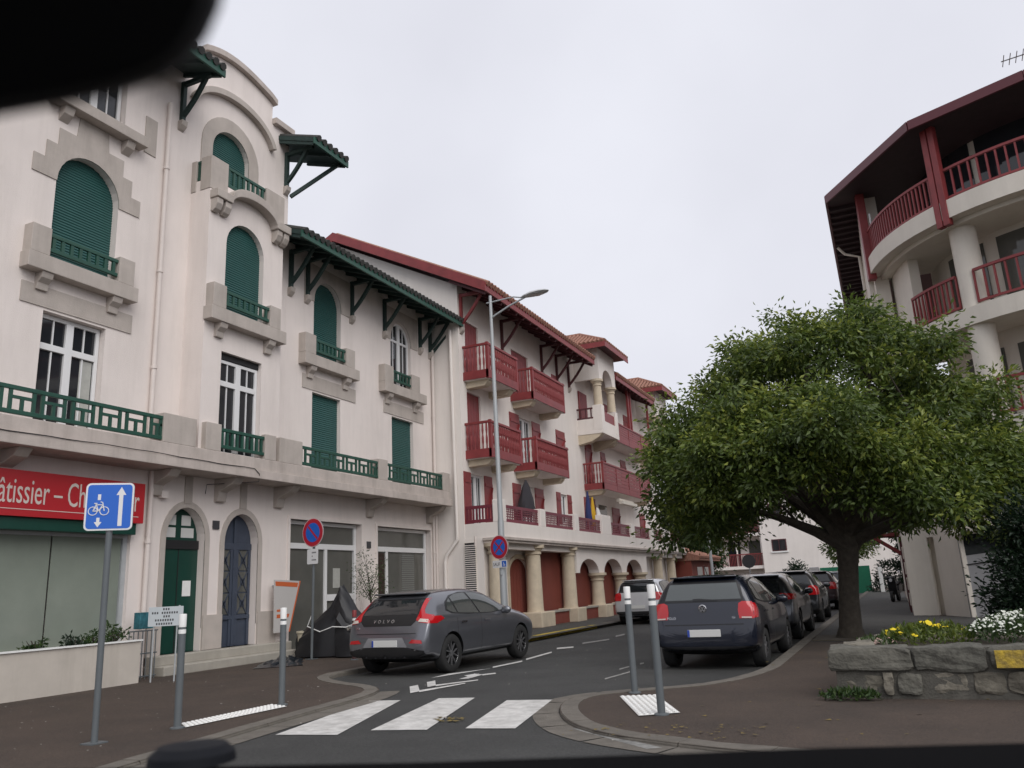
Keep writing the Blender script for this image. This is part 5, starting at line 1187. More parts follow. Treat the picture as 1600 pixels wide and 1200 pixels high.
car('parked_car', 'dark grey hatchback second in the right-hand row, behind the navy one', (-2.95, 19.1, 0), 0.5, L=4.25, W=1.78, Hh=1.47, wb=2.6, body=paint('dark_grey_metallic', (.06, .065, .075), .6), spec=GEN)
car('parked_car', 'black estate third in the right-hand row of parked cars', (-2.98, 25.8, 0), 0, L=4.5, W=1.80, Hh=1.52, wb=2.7, prof=UPRIGHT, wr=.33, body=paint('black_metallic', (.02, .021, .024), .4), spec=GENU)
tx_, *_ = car('parked_car', 'dark maroon car with a white roof sign fourth in the right-hand row', (-3.0, 34.5, 0), 0, L=4.4, W=1.80, Hh=1.50, wb=2.7, prof=UPRIGHT, wr=.33, body=paint('plum_metallic', (.035, .018, .022), .4), spec=GENU)
q = MB().prism([(-.22, 1.475), (.22, 1.475), (.18, 1.65), (-.18, 1.65)], 'y', 1.6, 1.75).build('roof_sign', M_wpaint, bevel=.02); q.parent = tx_
car('parked_car', 'silver hatchback last in the right-hand row, before the green fence', (-3.0, 46.0, 0), 0, L=4.1, W=1.74, Hh=1.48, wb=2.5, body=paint('silver_metallic', (.55, .56, .58), .5), spec=GEN)
car('parked_car', 'silver hatchback parked on the left beside the arcade', (-8.08, 27.6, 0), 1, L=4.1, W=1.74, Hh=1.50, wb=2.5, prof=UPRIGHT, body=paint('silver_metallic', (.55, .56, .58), .5), spec=GENU)

# ---------------------------------------------------------------- street furniture
def frame_at(p, az):
    """right and normal vectors of an upright panel whose normal points to azimuth az (degrees, from +X)"""
    n = Vector((math.cos(R(az)), math.sin(R(az)), 0)); return Vector((-n.y, n.x, 0)), n
def panel_poly(pts, c, rt, nrm, off, t, m, parent, name, bevel=0):
    mb = MB(); n = len(pts); P = [Vector(c) + rt * a + Vector((0, 0, b)) for a, b in pts]
    tri = tessellate_polygon([[Vector((a, b, 0)) for a, b in pts]])
    mb.add([p + nrm * (off + t) for p in P] + [p + nrm * off for p in P], [tuple(t_) for t_ in tri] + [tuple(i + n for i in reversed(t_)) for t_ in tri] + [(i, (i+1) % n, (i+1) % n + n, i + n) for i in range(n)])
    return mb.build(name, m, parent, bevel)
def rrect(w, h, r, n=5):
    o = []
    for cx, cy, a in ((w/2 - r, h/2 - r, 0), (-w/2 + r, h/2 - r, 90), (-w/2 + r, -h/2 + r, 180), (w/2 - r, -h/2 + r, 270)):
        o += [(cx + r * math.cos(R(a + 90 * i / n)), cy + r * math.sin(R(a + 90 * i / n))) for i in range(n + 1)]
    return o
def disc(r, n=36): return [(r * math.cos(2 * PI * i / n), r * math.sin(2 * PI * i / n)) for i in range(n)]
M_sblue = mat('sign_blue', (.012, .115, .52), .4); M_sred = mat('sign_red', (.42, .012, .030), .4); M_swhite = mat('sign_white', (.70, .70, .70), .4); M_sgrey = mat('sign_back', (.25, .26, .27), .5)
# contraflow cycle lane sign
B = gp(147, 1162, PZ); SG = thing('road_sign', 'square blue road sign with a bicycle and two arrows on a grey post', 'road sign', B)
MB().tube([B, (B.x - .01, B.y, 2.62)], .032, 14).build('post', M_steel, SG, smooth=True); MB().box(B.x - .09, B.x + .09, B.y - .09, B.y + .09, PZ, PZ + .012).build('base_plate', M_steel, SG)
rt, nr = frame_at(B, -50); c = Vector((B.x - .02, B.y, 2.43)) + nr * .045
panel_poly(rrect(.47, .50, .05), c, rt, nr, -.012, .012, M_sgrey, SG, 'panel_back'); panel_poly(rrect(.465, .495, .048), c, rt, nr, .0005, .002, M_swhite, SG, 'border'); bl_ = panel_poly(rrect(.43, .46, .035), c, rt, nr, .003, .002, M_sblue, SG, 'panel')
panel_poly([(.09, -.205), (.13, -.205), (.13, .12), (.158, .12), (.11, .205), (.062, .12), (.09, .12)], c, rt, nr, .0055, .001, M_swhite, bl_, 'arrow')
panel_poly([(-.115, -.115), (-.085, -.115), (-.085, -.16), (-.063, -.16), (-.10, -.215), (-.137, -.16), (-.115, -.16)], c, rt, nr, .0055, .001, M_swhite, bl_, 'arrow'); panel_poly([(-.115, .07), (-.085, .07), (-.085, .13), (-.115, .13)], c, rt, nr, .0055, .001, M_swhite, bl_, 'arrow')
bk = MB()
def pt(a, b): return c + rt * a + Vector((0, 0, b)) + nr * .0062
for cx in (-.155, -.045):
    q = [pt(cx + .043 * math.cos(2*PI*i/18), -.045 + .043 * math.sin(2*PI*i/18)) for i in range(19)]; bk.tube(q, .005, 5)
for a, b in (((-.155, -.045), (-.125, .02)), ((-.125, .02), (-.06, .02)), ((-.06, .02), (-.10, -.045)), ((-.10, -.045), (-.155, -.045)), ((-.10, -.045), (-.13, .035)), ((-.145, .035), (-.115, .035)), ((-.045, -.045), (-.065, .045)), ((-.065, .045), (-.085, .05)), ((-.155, -.045), (-.13, -.01))):
    bk.bar(pt(*a), pt(*b), .009)
bk.build('bicycle_symbol', M_swhite, bl_, kind='stuff')
# no parking sign
B = Vector((-11.8, 15.0, PZ)); S2 = thing('road_sign', 'round no-parking sign on a post before the shop windows, red ring and one slash', 'road sign', B)
MB().tube([B, (B.x + .03, B.y, 3.1)], .03, 12).build('post', M_steel, S2, smooth=True); MB().box(B.x - .1, B.x + .1, B.y - .1, B.y + .1, PZ, PZ + .012).build('base_plate', M_steel, S2)
rt, nr = frame_at(B, -97); c = Vector((B.x + .03, B.y, 2.82)) + nr * .045
def round_sign(S, c, rt, nr, cross, k=1.0):
    panel_poly(disc(.325 * k), c, rt, nr, -.012, .012, M_sgrey, S, 'panel_back'); panel_poly(disc(.322 * k), c, rt, nr, .0005, .002, mat('pink_white_edge', (.62, .45, .45), .4), S, 'border')
    rg = panel_poly(disc(.306 * k), c, rt, nr, .003, .002, M_sred, S, 'panel'); panel_poly(disc(.215 * k), c, rt, nr, .0055, .0015, M_sblue, rg, 'blue_field')
    for s in ((1, -1) if cross else (1,)):
        d = .20 * k; w_ = .023 * k; a = .7071
        panel_poly([(-s*d*a - w_*a, d*a - s*w_*a) if s > 0 else (d*a - w_*a, d*a + w_*a), (-s*d*a + w_*a, d*a + s*w_*a) if s > 0 else (d*a + w_*a, d*a - w_*a), (s*d*a + w_*a, -d*a + s*w_*a) if s > 0 else (-d*a + w_*a, -d*a - w_*a), (s*d*a - w_*a, -d*a - s*w_*a) if s > 0 else (-d*a - w_*a, -d*a + w_*a)], c, rt, nr, .0075 + .0006 * (s > 0), .001, M_sred, rg, 'slash')
round_sign(S2, c, rt, nr, False)
c2_ = c - Vector((0, 0, .53)); pn = panel_poly(rrect(.33, .33, .03), c2_, rt, nr, -.006, .008, M_swhite, S2, 'supplementary_plate')
M_ink = mat('dark_ink', (.05, .05, .055), .6)
mb = MB()
for r_ in range(3):
    for k in range(4 - (r_ == 1) * 3):
        a = -.02 + k * .035; p = [c2_ + rt * x + Vector((0, 0, z)) + nr * .0035 for x, z in ((a, .07 - r_*.08), (a + .024, .07 - r_*.08), (a + .024, .10 - r_*.08), (a, .10 - r_*.08))]; mb.add(p, [(0,1,2,3)])
mb.build('print', M_ink, pn, kind='stuff', fix=False)
# street lamp with a no-stopping sign
LP_ = Vector((-9.38, 19.8, PZ)); SL = thing('street_lamp', 'tall pale street lamp with one arm over the road, in front of the arcade', 'street lamp', LP_)
MB().tube([LP_, LP_ + Vector((0, 0, 3.0)), LP_ + Vector((0, 0, 3.15)), LP_ + Vector((-.03, 0, 9.45))], [.095, .085, .07, .042], 16).build('post', mat('lamp_grey', (.40, .42, .43), .5, .2), SL, smooth=True)
M_lg = MATS['lamp_grey']; tp = LP_ + Vector((-.03, 0, 9.2))
MB().tube([tp + Vector((-.12, 0, .05)), tp + Vector((.7, .05, .10)), tp + Vector((1.0, .06, .02))], .022, 8).build('arm', M_lg, SL, smooth=True)
MB().tube([tp - Vector((0, 0, .42)), tp + Vector((.55, .03, -.16)), tp + Vector((1.05, .06, .02))], .028, 8).build('arm_stay', M_lg, SL, smooth=True)
lh = MB(); n = 16; prof = [(0, .02, .02), (.12, .09, .06), (.35, .17, .085), (.6, .18, .075), (.78, .12, .05), (.86, .03, .015)]
for (x, wy, hz) in prof:
    for k in range(n): a = 2 * PI * k / n; lh.v.append(tuple(tp + Vector((.92 + x, .06 + wy * math.cos(a), .04 + x * .06 + hz * math.sin(a) * (1 if math.sin(a) > 0 else .55)))))
for i in range(len(prof) - 1):
    for k in range(n): lh.f.append((i*n + k, i*n + (k+1) % n, (i+1)*n + (k+1) % n, (i+1)*n + k))
lh.f += [tuple(reversed(range(n))), tuple((len(prof)-1)*n + k for k in range(n))]; lho = lh.build('lamp_head', mat('lamp_head_grey', (.52, .53, .54), .45), SL, smooth=True)
MB().lathe([(.01, -.045), (.15, -.03), (.15, -.01)], (0, 0, 0), 20).build('lens', mat('lamp_lens', (.35, .36, .36), .15), SL).location = tp + Vector((1.40, .06, .065))
rt, nr = frame_at(LP_, -106); c = LP_ + Vector((0, 0, 2.36)) + nr * .11
S3 = thing('road_sign', 'round no-stopping sign with crossed slashes strapped to the street lamp', 'road sign', c); round_sign(S3, c, rt, nr, True, .97)
c3_ = c - Vector((0, 0, .435)); pn = panel_poly(rrect(.5, .19, .02), c3_, rt, nr, -.006, .008, M_swhite, S3, 'supplementary_plate')
put_text('SAUF', .125, c3_ - rt * .23 + nr * .0035 - Vector((0, 0, .045)), rt, (0, 0, 1), M_ink, pn, extrude=.0005, sx=.85)
panel_poly(rrect(.15, .15, .012), c3_ + rt * .155, rt, nr, .0025, .001, M_sblue, pn, 'blue_square')
wc = MB(); cw = c3_ + rt * .155 + nr * .005
wc.tube([cw + rt * (.03 * math.cos(t) + .0) + Vector((0, 0, -.022 + .03 * math.sin(t))) for t in np.linspace(2.4, 6.6, 12)], .005, 5).bar(cw + rt * -.012 + Vector((0, 0, .045)), cw + rt * -.008 + Vector((0, 0, -.01)), .009).bar(cw + rt * -.008 + Vector((0, 0, -.01)), cw + rt * .022 + Vector((0, 0, -.012)), .009).bar(cw + rt * .022 + Vector((0, 0, -.012)), cw + rt * .034 + Vector((0, 0, -.05)), .009)
wc.build('wheelchair_symbol', M_swhite, pn, kind='stuff')
MB().tube([LP_ + Vector((0, -.1, 1.65)), LP_ + Vector((0, -.1, 1.75))], .03, 8).build('access_hatch', M_lg, SL)
# bollards
def bollard(label, p, h, r=.040, red=False, tilt=0.0):
    p = Vector(p); t = thing('bollard', label, 'bollard', p, group='steel bollards with white tops')
    MB().tube([p, p + Vector((tilt, 0, h - .21))], r, 18).build('shaft', M_steel if not red else mat('maroon_steel', (.06, .025, .025), .5), t, smooth=True)
    q = p + Vector((tilt, 0, 0)); MB().lathe([(r * 1.02, h - .21), (r * 1.02, h - .165)], q, 18).build('white_ring', M_wpaint, t); MB().lathe([(r * .93, h - .165), (r * .93, h - .14)], q, 18).build('groove', M_steel, t)
    MB().lathe([(r * 1.02, h - .14), (r * 1.04, h - .01), (r * .96, h), (.002, h + .002)], q, 18).build('white_cap', M_wpaint if not red else M_red, t, smooth=True)
    MB().lathe([(r * 1.9, 0), (r * 1.9, .012), (r * 1.2, .02)], p, 18).build('base_ring', M_steel, t)
bollard('white-topped grey bollard at the near end of the narrow tactile strip', gp(277, 1138, PZ), 1.19)
bollard('white-topped grey bollard at the far end of the narrow tactile strip', gp(440, 1102, PZ), 1.19)
bollard('farther of the two bollards on the right-hand island', gp(992, 1083, PZ), 1.25)
bollard('nearer of the two bollards on the right-hand island', gp(1034, 1117, PZ), 1.27)
bollard('short maroon bollard with a red cap beside the covered motorcycle', (-10.5, 14.75, PZ), 1.0, .045, True)
# small standing notice and wire rack by the door
B = Vector((-11.85, 10.98, PZ)); NT = thing('notice_stand', 'pale notice board on a wire stand between planter and green door', 'notice', B)
rt, nr = frame_at(B, -62); c = B + Vector((.02, 0, 1.10)) + nr * .03
pn = panel_poly(rrect(.60, .33, .012), c, rt, nr, 0, .01, mat('pale_board', (.50, .54, .56), .5, var=.06), NT, 'board')
mb = MB()
for r_, (a0, n_) in enumerate(((-.05, 3), (-.24, 11), (-.04, 3), (-.18, 8), (-.16, 7))):
    for k in range(n_):
        if r_ == 1 and k == 3: continue
        a = a0 + k * .042; z = .125 - r_ * .062; p = [c + rt * x + Vector((0, 0, zz)) + nr * .0115 for x, zz in ((a, z - .02), (a + .026, z - .02), (a + .026, z + .016), (a, z + .016))]; mb.add(p, [(0,1,2,3)])
mb.build('print', M_ink, pn, kind='stuff', fix=False)
for s in (-.2, .2): MB().tube([B + rt * s, c + rt * s + Vector((0, 0, .1)) - nr * .01], .014, 8).build('leg', M_galv, NT)
RK = thing('wire_rack', 'rusty grey wire rack against the wall beside the planter', 'rack', (-12.6, 11.2, PZ))
for i in range(7): MB().tube([(-12.72, 10.98 + i * .1, PZ), (-12.72, 10.98 + i * .1, .95)], .010, 6).build('wire', M_steel, RK)
for z in (.15, .55, .95): MB().tube([(-12.72, 10.95, z), (-12.72, 11.62, z)], .012, 6).build('rail', M_steel, RK)
lb = MB().box(-12.86, -12.70, 11.18, 11.5, .985, 1.28).build('letter_box', mat('teal_print', (.03, .13, .16), .5, var=.5, scale=9), bevel=.01); tag(lb, 'small teal box mounted above the wire rack', 'box')
# hanging price panel, bin, tarp
AB = thing('advert_panel', 'white advert panel with orange bands on the wall beside the blue door', 'advert', (-12.95, 15.5, .6))
M_or = mat('orange_print', (.55, .12, .035), .5)
MB().prism([(15.12, .66), (15.62, .66), (15.98, 1.80), (15.10, 1.84)], 'x', XA + .22, XA + .24).build('panel', mat('panel_white', (.50, .48, .46), .5), AB)
MB().prism([(15.14, 1.70), (15.90, 1.66), (15.93, 1.76), (15.13, 1.80)], 'x', XA + .2405, XA + .243).build('band', M_or, AB); MB().prism([(15.2, .98), (15.6, .98), (15.64, 1.06), (15.2, 1.06)], 'x', XA + .2405, XA + .243).build('band', M_or, AB); MB().prism([(15.2, 1.12), (15.5, 1.12), (15.5, 1.17), (15.2, 1.17)], 'x', XA + .2405, XA + .243).build('band', M_or, AB)
MB().prism([(15.62, .66), (15.66, .66), (16.02, 1.80), (15.98, 1.80)], 'x', XA + .21, XA + .245).build('edge', M_or, AB)
for z in (.72, 1.7): MB().box(XA, XA + .22, 15.3, 15.34, z, z + .03).build('bracket', M_galv, AB)
bn = thing('bin', 'cream plastic bin under the orange advert panel', 'bin', (-12.4, 15.55, PZ)); MB().lathe([(.15, 0), (.19, .52), (.215, .53), (.215, .57), (.18, .57), (.15, .05)], (-12.4, 15.55, PZ), 20).build('tub', mat('cream_plastic', (.55, .50, .38), .5), bn, smooth=True)
def cloth(name, label, cat, pts, m):
    tag(pts.build(name, m, smooth=False), label, cat)
tp_ = MB(); nx, ny = 16, 10; c0 = gp(393, 1046, PZ); c1 = gp(475, 1040, PZ); c2q = gp(470, 1026, PZ); c3q = gp(420, 1032, PZ); hts = rng.uniform(0, 1, (nx + 1, ny + 1))
for i in range(nx + 1):
    for j in range(ny + 1):
        u, v = i / nx, j / ny; p = c0.lerp(c1, u).lerp(c3q.lerp(c2q, u), v); e = math.sin(PI * u) * math.sin(PI * v)
        tp_.v.append((p.x + rng.normal(0, .02), p.y + rng.normal(0, .03), PZ + .012 + .17 * e * (hts[i, j] * .8 + .2 * math.sin(i * 1.3))))
for i in range(nx):
    for j in range(ny): tp_.f.append((i*(ny+1)+j, (i+1)*(ny+1)+j, (i+1)*(ny+1)+j+1, i*(ny+1)+j+1))
cloth('tarpaulin', 'crumpled dark tarpaulin lying on the pavement by the second bollard', 'tarpaulin', tp_, mat('dark_tarp', (.014, .019, .025), .3, var=.2, scale=12))
# motorcycle under a black cover
MC = thing('covered_motorcycle', 'motorcycle under a black cover with pale piping beside the grey hatchback', 'motorcycle', (-11.42, 15.6, PZ))
mb = MB(); n = 22; st_ = [(-12.47, .30, .30), (-12.32, .62, .34), (-12.07, .80, .36), (-11.82, .98, .36), (-11.62, 1.12, .30), (-11.44, 1.52, .22), (-11.30, 1.30, .36), (-11.12, 1.0, .38), (-10.92, .85, .34), (-10.72, .62, .28), (-10.64, .3, .2)]
for i, (x, h, w_) in enumerate(st_):
    for k in range(n + 1):
        a = PI * k / n; f_ = 1 + .06 * math.sin(k * 2.3 + i * 1.1) + rng.normal(0, .015)
        mb.v.append((x + rng.normal(0, .012), 15.6 - w_ * math.cos(a) * f_ * (1.15 if abs(math.cos(a)) > .9 else 1), PZ + .03 + h * (max(0, math.sin(a)) ** .55) * (1 + rng.normal(0, .012))))
for i in range(len(st_) - 1):
    for k in range(n): mb.f.append((i*(n+1)+k, i*(n+1)+k+1, (i+1)*(n+1)+k+1, (i+1)*(n+1)+k))
mb.build('cover', mat('black_cover', (.012, .012, .014), .5, var=.2, scale=8), MC, smooth=True, fix=True)
MB().tube([(-11.97, 15.20, 1.02), (-12.07, 15.18, .78), (-11.72, 15.17, .66), (-11.37, 15.16, .76), (-11.02, 15.17, .74), (-10.77, 15.2, .82)], .012, 6).build('piping', M_wpaint, MC)
w_ = MB().lathe([(.20, -.05), (.29, -.06), (.30, 0), (.29, .06), (.20, .05)], (-12.32, 15.5, PZ + .30), 22, 'y', False).build('wheel', M_rub, MC, smooth=True)
rm = MB().lathe([(.19, -.02), (.205, -.03), (.205, .03), (.19, .02)], (-12.32, 15.5, PZ + .30), 22, 'y', False).build('rim', M_rim, w_)
w2_ = MB().lathe([(.20, -.05), (.29, -.06), (.30, 0), (.29, .06), (.20, .05)], (-10.97, 15.6, PZ + .30), 22, 'y', False).build('wheel', M_rub, MC, smooth=True)
MB().lathe([(.02, -.05), (.07, -.04), (.075, .0), (.06, .06)], (-10.94, 15.22, .72), 14, 'y').build('headlamp', M_chrome, MC, smooth=True)
# potted olive tree at the shop
OT = thing('potted_olive_tree', 'thin straggly olive tree in a pot between the two shop windows', 'tree', (-12.55, 18.35, PZ))
MB().lathe([(.18, 0), (.25, .42), (.28, .44), (.28, .50), (.23, .50)], (-12.55, 18.35, PZ), 20).build('pot', M_tile, OT, smooth=True)
ob = MB().tube([(-12.55, 18.35, .5), (-12.53, 18.38, 1.1), (-12.56, 18.3, 1.5)], [.03, .025, .02], 8); cts = []
for i in range(11):
    a = i * 2.4; e = Vector((-12.55 + .30 * math.cos(a), 18.35 + .55 * math.sin(a), 1.35 + .11 * i)); ob.tube([(-12.55, 18.33, 1.2 + .03 * i), Vector((-12.55, 18.33, 1.3)).lerp(e, .6) + Vector((0, 0, .08)), e], [.012, .008, .003], 5)
    for t in (.55, .8, 1.0): cts.append(np.array(Vector((-12.55, 18.33, 1.3)).lerp(e, t)))
ob.build('trunk', M_bark, OT); p, d, s, g = cluster_leaves(np.array(cts), np.full(len(cts), .17), 26, .075, 0, 1); leaves('crown', p, d, s, rng.uniform(.1, .8, len(p)), M_leafM, OT, .3)
# plants in the planter
for lab, y, r_, h_, lm in (('small round plant at the near end of the concrete planter', 9.05, .16, .28, M_leafM), ('dark tufted plant in the middle of the concrete planter', 9.75, .2, .26, M_leafD), ('low grey-green plant near the far end of the concrete planter', 10.15, .2, .26, M_leafM), ('wispy grass-like plant at the far end of the concrete planter', 10.5, .22, .36, M_leafM), ('bright green bush rising from the concrete planter at the left edge', 8.05, .26, .62, M_leafY)):
    shrub('planter_plant', lab, (-12.55, y, .72), r_, r_, h_, 9, lm, .075, 34, 'plant', 'plants in the concrete planter')
# ---------------------------------------------------------------- stone flower bed on the right
FBX0, FBX1, FBY = -.78, 4.6, 9.75
SB = thing('stone_planter', 'rough grey stone flower bed wall in the right foreground', 'planter', (0.5, 10, PZ))
M_st = [mat('stone_%d' % i, c, .95, var=.35, scale=6 + i, bump=.9, bscale=22, dark=tuple(x * .5 for x in c)) for i, c in enumerate(((.115, .110, .092), (.145, .132, .105), (.185, .168, .135), (.098, .095, .080)))]
def stone(x0, x1, y0, y1, z0, z1, m, parent=SB):
    bm = bmesh.new(); bmesh.ops.create_cube(bm, size=1); bmesh.ops.subdivide_edges(bm, edges=bm.edges, cuts=5, use_grid_fill=True); sd_ = Vector((random.uniform(0, 50), random.uniform(0, 50), 0))
    for v in bm.verts:
        q = v.co.copy(); k = 1 - .10 * (sum(abs(c) > .45 for c in q) - 1) * .5
        w = Vector((x0 + (q.x * k + .5) * (x1 - x0), y0 + (q.y * k + .5) * (y1 - y0), z0 + (q.z * k + .5) * (z1 - z0)))
        v.co = w + mnoise.noise_vector(w * 3.2 + sd_) * .030 + mnoise.noise_vector(w * 11 + sd_) * .020 + mnoise.noise_vector(w * 29 + sd_) * .010
    me = bpy.data.meshes.new('stone'); bm.to_mesh(me); bm.free(); me.materials.append(m); o = link('stone', me, parent); b = o.modifiers.new('bev', 'BEVEL'); b.width = .004; b.segments = 1; return o
for z0, z1, wl in ((.37, .62, (.85, .62, .98, .55, .8)), (.14, .37, (.42, .13, .22, .5, .28, .62, .36)), (.05, .14, (.3, .25, .4, .2, .5))):
    x = FBX0 + random.uniform(-.03, .03) + (.03 if z0 < .3 else 0); i = 0
    while x < FBX1:
        wd = wl[i % len(wl)] * random.uniform(.85, 1.15); dy = random.uniform(-.03, .03) - (.03 if z0 > .3 else 0) + (.06 if z0 < .1 else 0)
        stone(x + .008, x + wd - .008, FBY + dy, FBY + .34 + dy, z0 + .006, z1 - .006, M_st[(0, 3, 0, 1)[i % 4]] if z0 > .3 else M_st[(1, 2, 0, 2, 1)[i % 5]]); x += wd; i += 1
for z0, z1 in ((.37, .62), (.12, .37)):
    y = FBY + .36
    while y < 13.2: wd = random.uniform(.4, .8); k = (y - FBY) * .32; stone(FBX0 + k, FBX0 + .34 + k, y + .008, y + wd - .008, z0, z1, M_st[random.randint(0, 2)]); y += wd
MB().box(FBX0 + .05, FBX1, FBY + .022, FBY + .3, PZ - .02, .60).build('mortar', mat('old_mortar', (.085, .08, .068), .95, var=.3, scale=8, bump=.6, bscale=40), SB)
MB().prism([(FBX0 + .08, FBY + .12), (FBX1, FBY + .12), (FBX1, 13.2), (FBX0 + 1.2, 13.2)], 'z', PZ, .56).build('soil', M_earth, SB)
MB().box(.78, 1.25, FBY - .085, FBY - .066, .41, .575).build('yellow_patch', mat('yellow_paint_patch', (.42, .29, .03), .9, var=.5, scale=9, dark=(.16, .12, .045), bump=.8, bscale=30), SB)
def flowers(name, label, c, rx, ry, h, nleaf, nfl, fm, lm, fs=.018, cat='flowers'):
    t = thing(name, label, cat, c); u = rng.uniform(-1, 1, (nleaf, 3)); u = u[np.hypot(u[:, 0], u[:, 1]) < 1]
    top = h * np.sqrt(np.clip(1 - u[:, 0]**2 * .8 - u[:, 1]**2 * .8, .05, 1)); p = np.stack([c[0] + u[:, 0] * rx, c[1] + u[:, 1] * ry, c[2] + top * np.abs(u[:, 2]) ** .5], 1)
    d = rng.normal(size=p.shape) * .5; d[:, 2] += .6; leaves('foliage', p, d, rng.uniform(.04, .09, len(p)), np.clip(rng.normal(.5, .2, len(p)), 0, 1), lm, t, .35)
    mb = MB()
    for _ in range(nfl):
        a, b = random.uniform(-1, 1), random.uniform(-1, 1)
        if a * a + b * b > 1: continue
        z = c[2] + h * math.sqrt(max(.05, 1 - a*a*.8 - b*b*.8)) * random.uniform(.85, 1.12); q = Vector((c[0] + a * rx, c[1] + b * ry, z)); nrm = Vector((random.gauss(0, .4), random.gauss(-.3, .4), 1)).normalized()
        t1 = nrm.orthogonal().normalized(); t2 = nrm.cross(t1); s_ = fs * random.uniform(.7, 1.3)
        mb.add([q + t1 * s_ * math.cos(k * PI / 3) + t2 * s_ * math.sin(k * PI / 3) for k in range(6)] + [q + nrm * s_ * .5], [(k, (k + 1) % 6, 6) for k in range(6)])
    mb.build('blossoms', fm, t, kind='stuff'); return t
flowers('flower_clump', 'clump of yellow flowers in the stone flower bed', (.25, 10.95, .54), .50, .42, .24, 1500, 26, mat('yellow_petal', (.72, .55, .01), .6), M_leafY, .034)
flowers('flower_clump', 'spreading white flower mass in the stone flower bed at the right edge', (1.35, 10.9, .54), .72, .60, .34, 2600, 750, mat('white_petal', (.66, .68, .60), .7), M_leafM, .017)
flowers('flower_clump', 'more white flowers farther right in the stone flower bed', (2.6, 11.0, .54), .7, .6, .36, 1800, 500, mat('white_petal', (.66, .68, .60), .7), M_leafM, .017)
flowers('flower_clump', 'small pinkish withered plants at the left of the stone flower bed', (-.30, 10.75, .54), .22, .25, .10, 260, 60, mat('pink_petal', (.42, .28, .24), .7), M_leafM, .016)
flowers('weed_tuft', 'green weed tuft at the left foot of the stone flower bed wall', (-.62, 9.60, PZ), .30, .09, .10, 420, 0, M_wpaint, M_leafM, cat='weeds')
# ---------------------------------------------------------------- scooter, far lamp post, far sign
def scooter(loc, h):
    T = thing('scooter', 'dark motor scooter parked against the wall at the far right pavement', 'scooter', loc, R(h))
    def P(o): o.parent = T; return o
    for y in (0, 1.25):
        w = P(MB().lathe([(.14, -.05), (.21, -.055), (.22, 0), (.21, .055), (.14, .05)], (0, y, .22), 20, 'x', False).build('wheel', M_rub, smooth=True)); r_ = MB().lathe([(.02, -.02), (.15, -.03), (.15, .03), (.02, .02)], (0, y, .22), 16, 'x').build('rim', M_rim); r_.parent = w
    P(MB().prism([(-.22, .38), (.35, .32), (.45, .28), (.9, .28), (1.0, .55), (1.12, 1.0), (1.02, 1.02), (.85, .45), (.5, .42), (.45, .62), (-.2, .72), (-.32, .6)], 'x', -.16, .16).build('body', mat('scooter_black', (.02, .02, .022), .3), bevel=.04))
    P(MB().prism([(-.28, .73), (.42, .64), (.45, .72), (.1, .80), (-.25, .84)], 'x', -.13, .13).build('seat', M_rub, bevel=.03)); P(MB().tube([(-.3, 1.0, 1.02), (0, 1.06, 1.04), (.3, 1.0, 1.02)], .018, 8).build('handlebar', M_black))
    P(MB().lathe([(.02, -.05), (.08, 0), (.07, .05)], (0, 1.14, .88), 14, 'y').build('headlamp', M_chrome))
    for s in (-1, 1): P(MB().tube([(s * .28, 1.0, 1.03), (s * .33, .98, 1.2)], .008, 5).build('mirror_stalk', M_black)); P(MB().lathe([(.05, -.01), (.05, .01)], (s * .33, .97, 1.22), 12, 'y').build('mirror', M_chrome))
scooter((-.02, 39.5, PZ), 170)
fl = aty(1112, 880, 48); FL = thing('street_lamp', 'pale distant lamp post rising beside the far trees', 'street lamp', (fl.x, 48, PZ))
MB().tube([(fl.x, 48, PZ), (fl.x - .05, 48, 8.5)], [.10, .05], 12).build('post', M_galv, FL, smooth=True); MB().tube([(fl.x - .05, 48, 8.4), (fl.x + 1.2, 48, 8.7)], .04, 8).build('arm', M_galv, FL); MB().lathe([(.03, -.02), (.22, 0), (.18, .06), (.02, .10)], (fl.x + 1.3, 48, 8.66), 14).build('lamp_head', M_lg, FL, smooth=True)
fs_ = aty(1170, 877, 44); FS = thing('road_sign', 'dark back of a distant round sign above the navy car roof', 'road sign', (fs_.x, 44, 0)); MB().tube([(fs_.x, 44, 0), (fs_.x, 44, fs_.z + .2)], .03, 8).build('post', M_galv, FS); MB().lathe([(.34, -.01), (.34, .01)], (fs_.x, 43.96, fs_.z), 24, 'y').build('panel', mat('dark_sign_back', (.05, .05, .055), .6), FS)
# fallen leaves and grit: nobody could count them
def litter(name, label, area, n, m, s0, s1, z):
    mb = MB()
    for _ in range(n):
        x, y = random.uniform(area[0], area[1]), random.uniform(area[2], area[3]); s_ = random.uniform(s0, s1); a = random.uniform(0, 6.28)
        mb.add([(x + s_ * math.cos(a + k * 2.1) * (1 if k else 1.6), y + s_ * math.sin(a + k * 2.1), z + random.uniform(.003, .012)) for k in range(3)], [(0, 1, 2)])
    o = mb.build(name, m, kind='stuff', fix=False); tag(o, label, 'litter')
    if z < .05:
        for v in o.data.vertices: v.co.z += RZ(v.co.y)
    return o
M_dry = mat('dry_leaf', (.17, .125, .035), .9, var=.4, scale=20); M_grit = mat('pale_grit', (.36, .34, .31), .9)
litter('fallen_leaves', 'fallen yellow leaves gathered on the crossing', (-4.72, -4.35, 7.95, 8.2), 40, M_dry, .012, .035, .006)
litter('fallen_leaves', 'dry leaves along the gutter of the right-hand island', (-2.9, -1.2, 7.2, 7.9), 60, M_dry, .01, .028, PZ + .008)
litter('fallen_leaves', 'scattered dry leaves on the right-hand pavement', (-2.2, 3, 7.3, 17), 130, M_dry, .01, .03, PZ + .002)
litter('grit', 'pale grit and scraps strewn over the left-hand pavement', (-12, -6.8, 5.6, 12), 90, M_grit, .006, .02, PZ + .002)
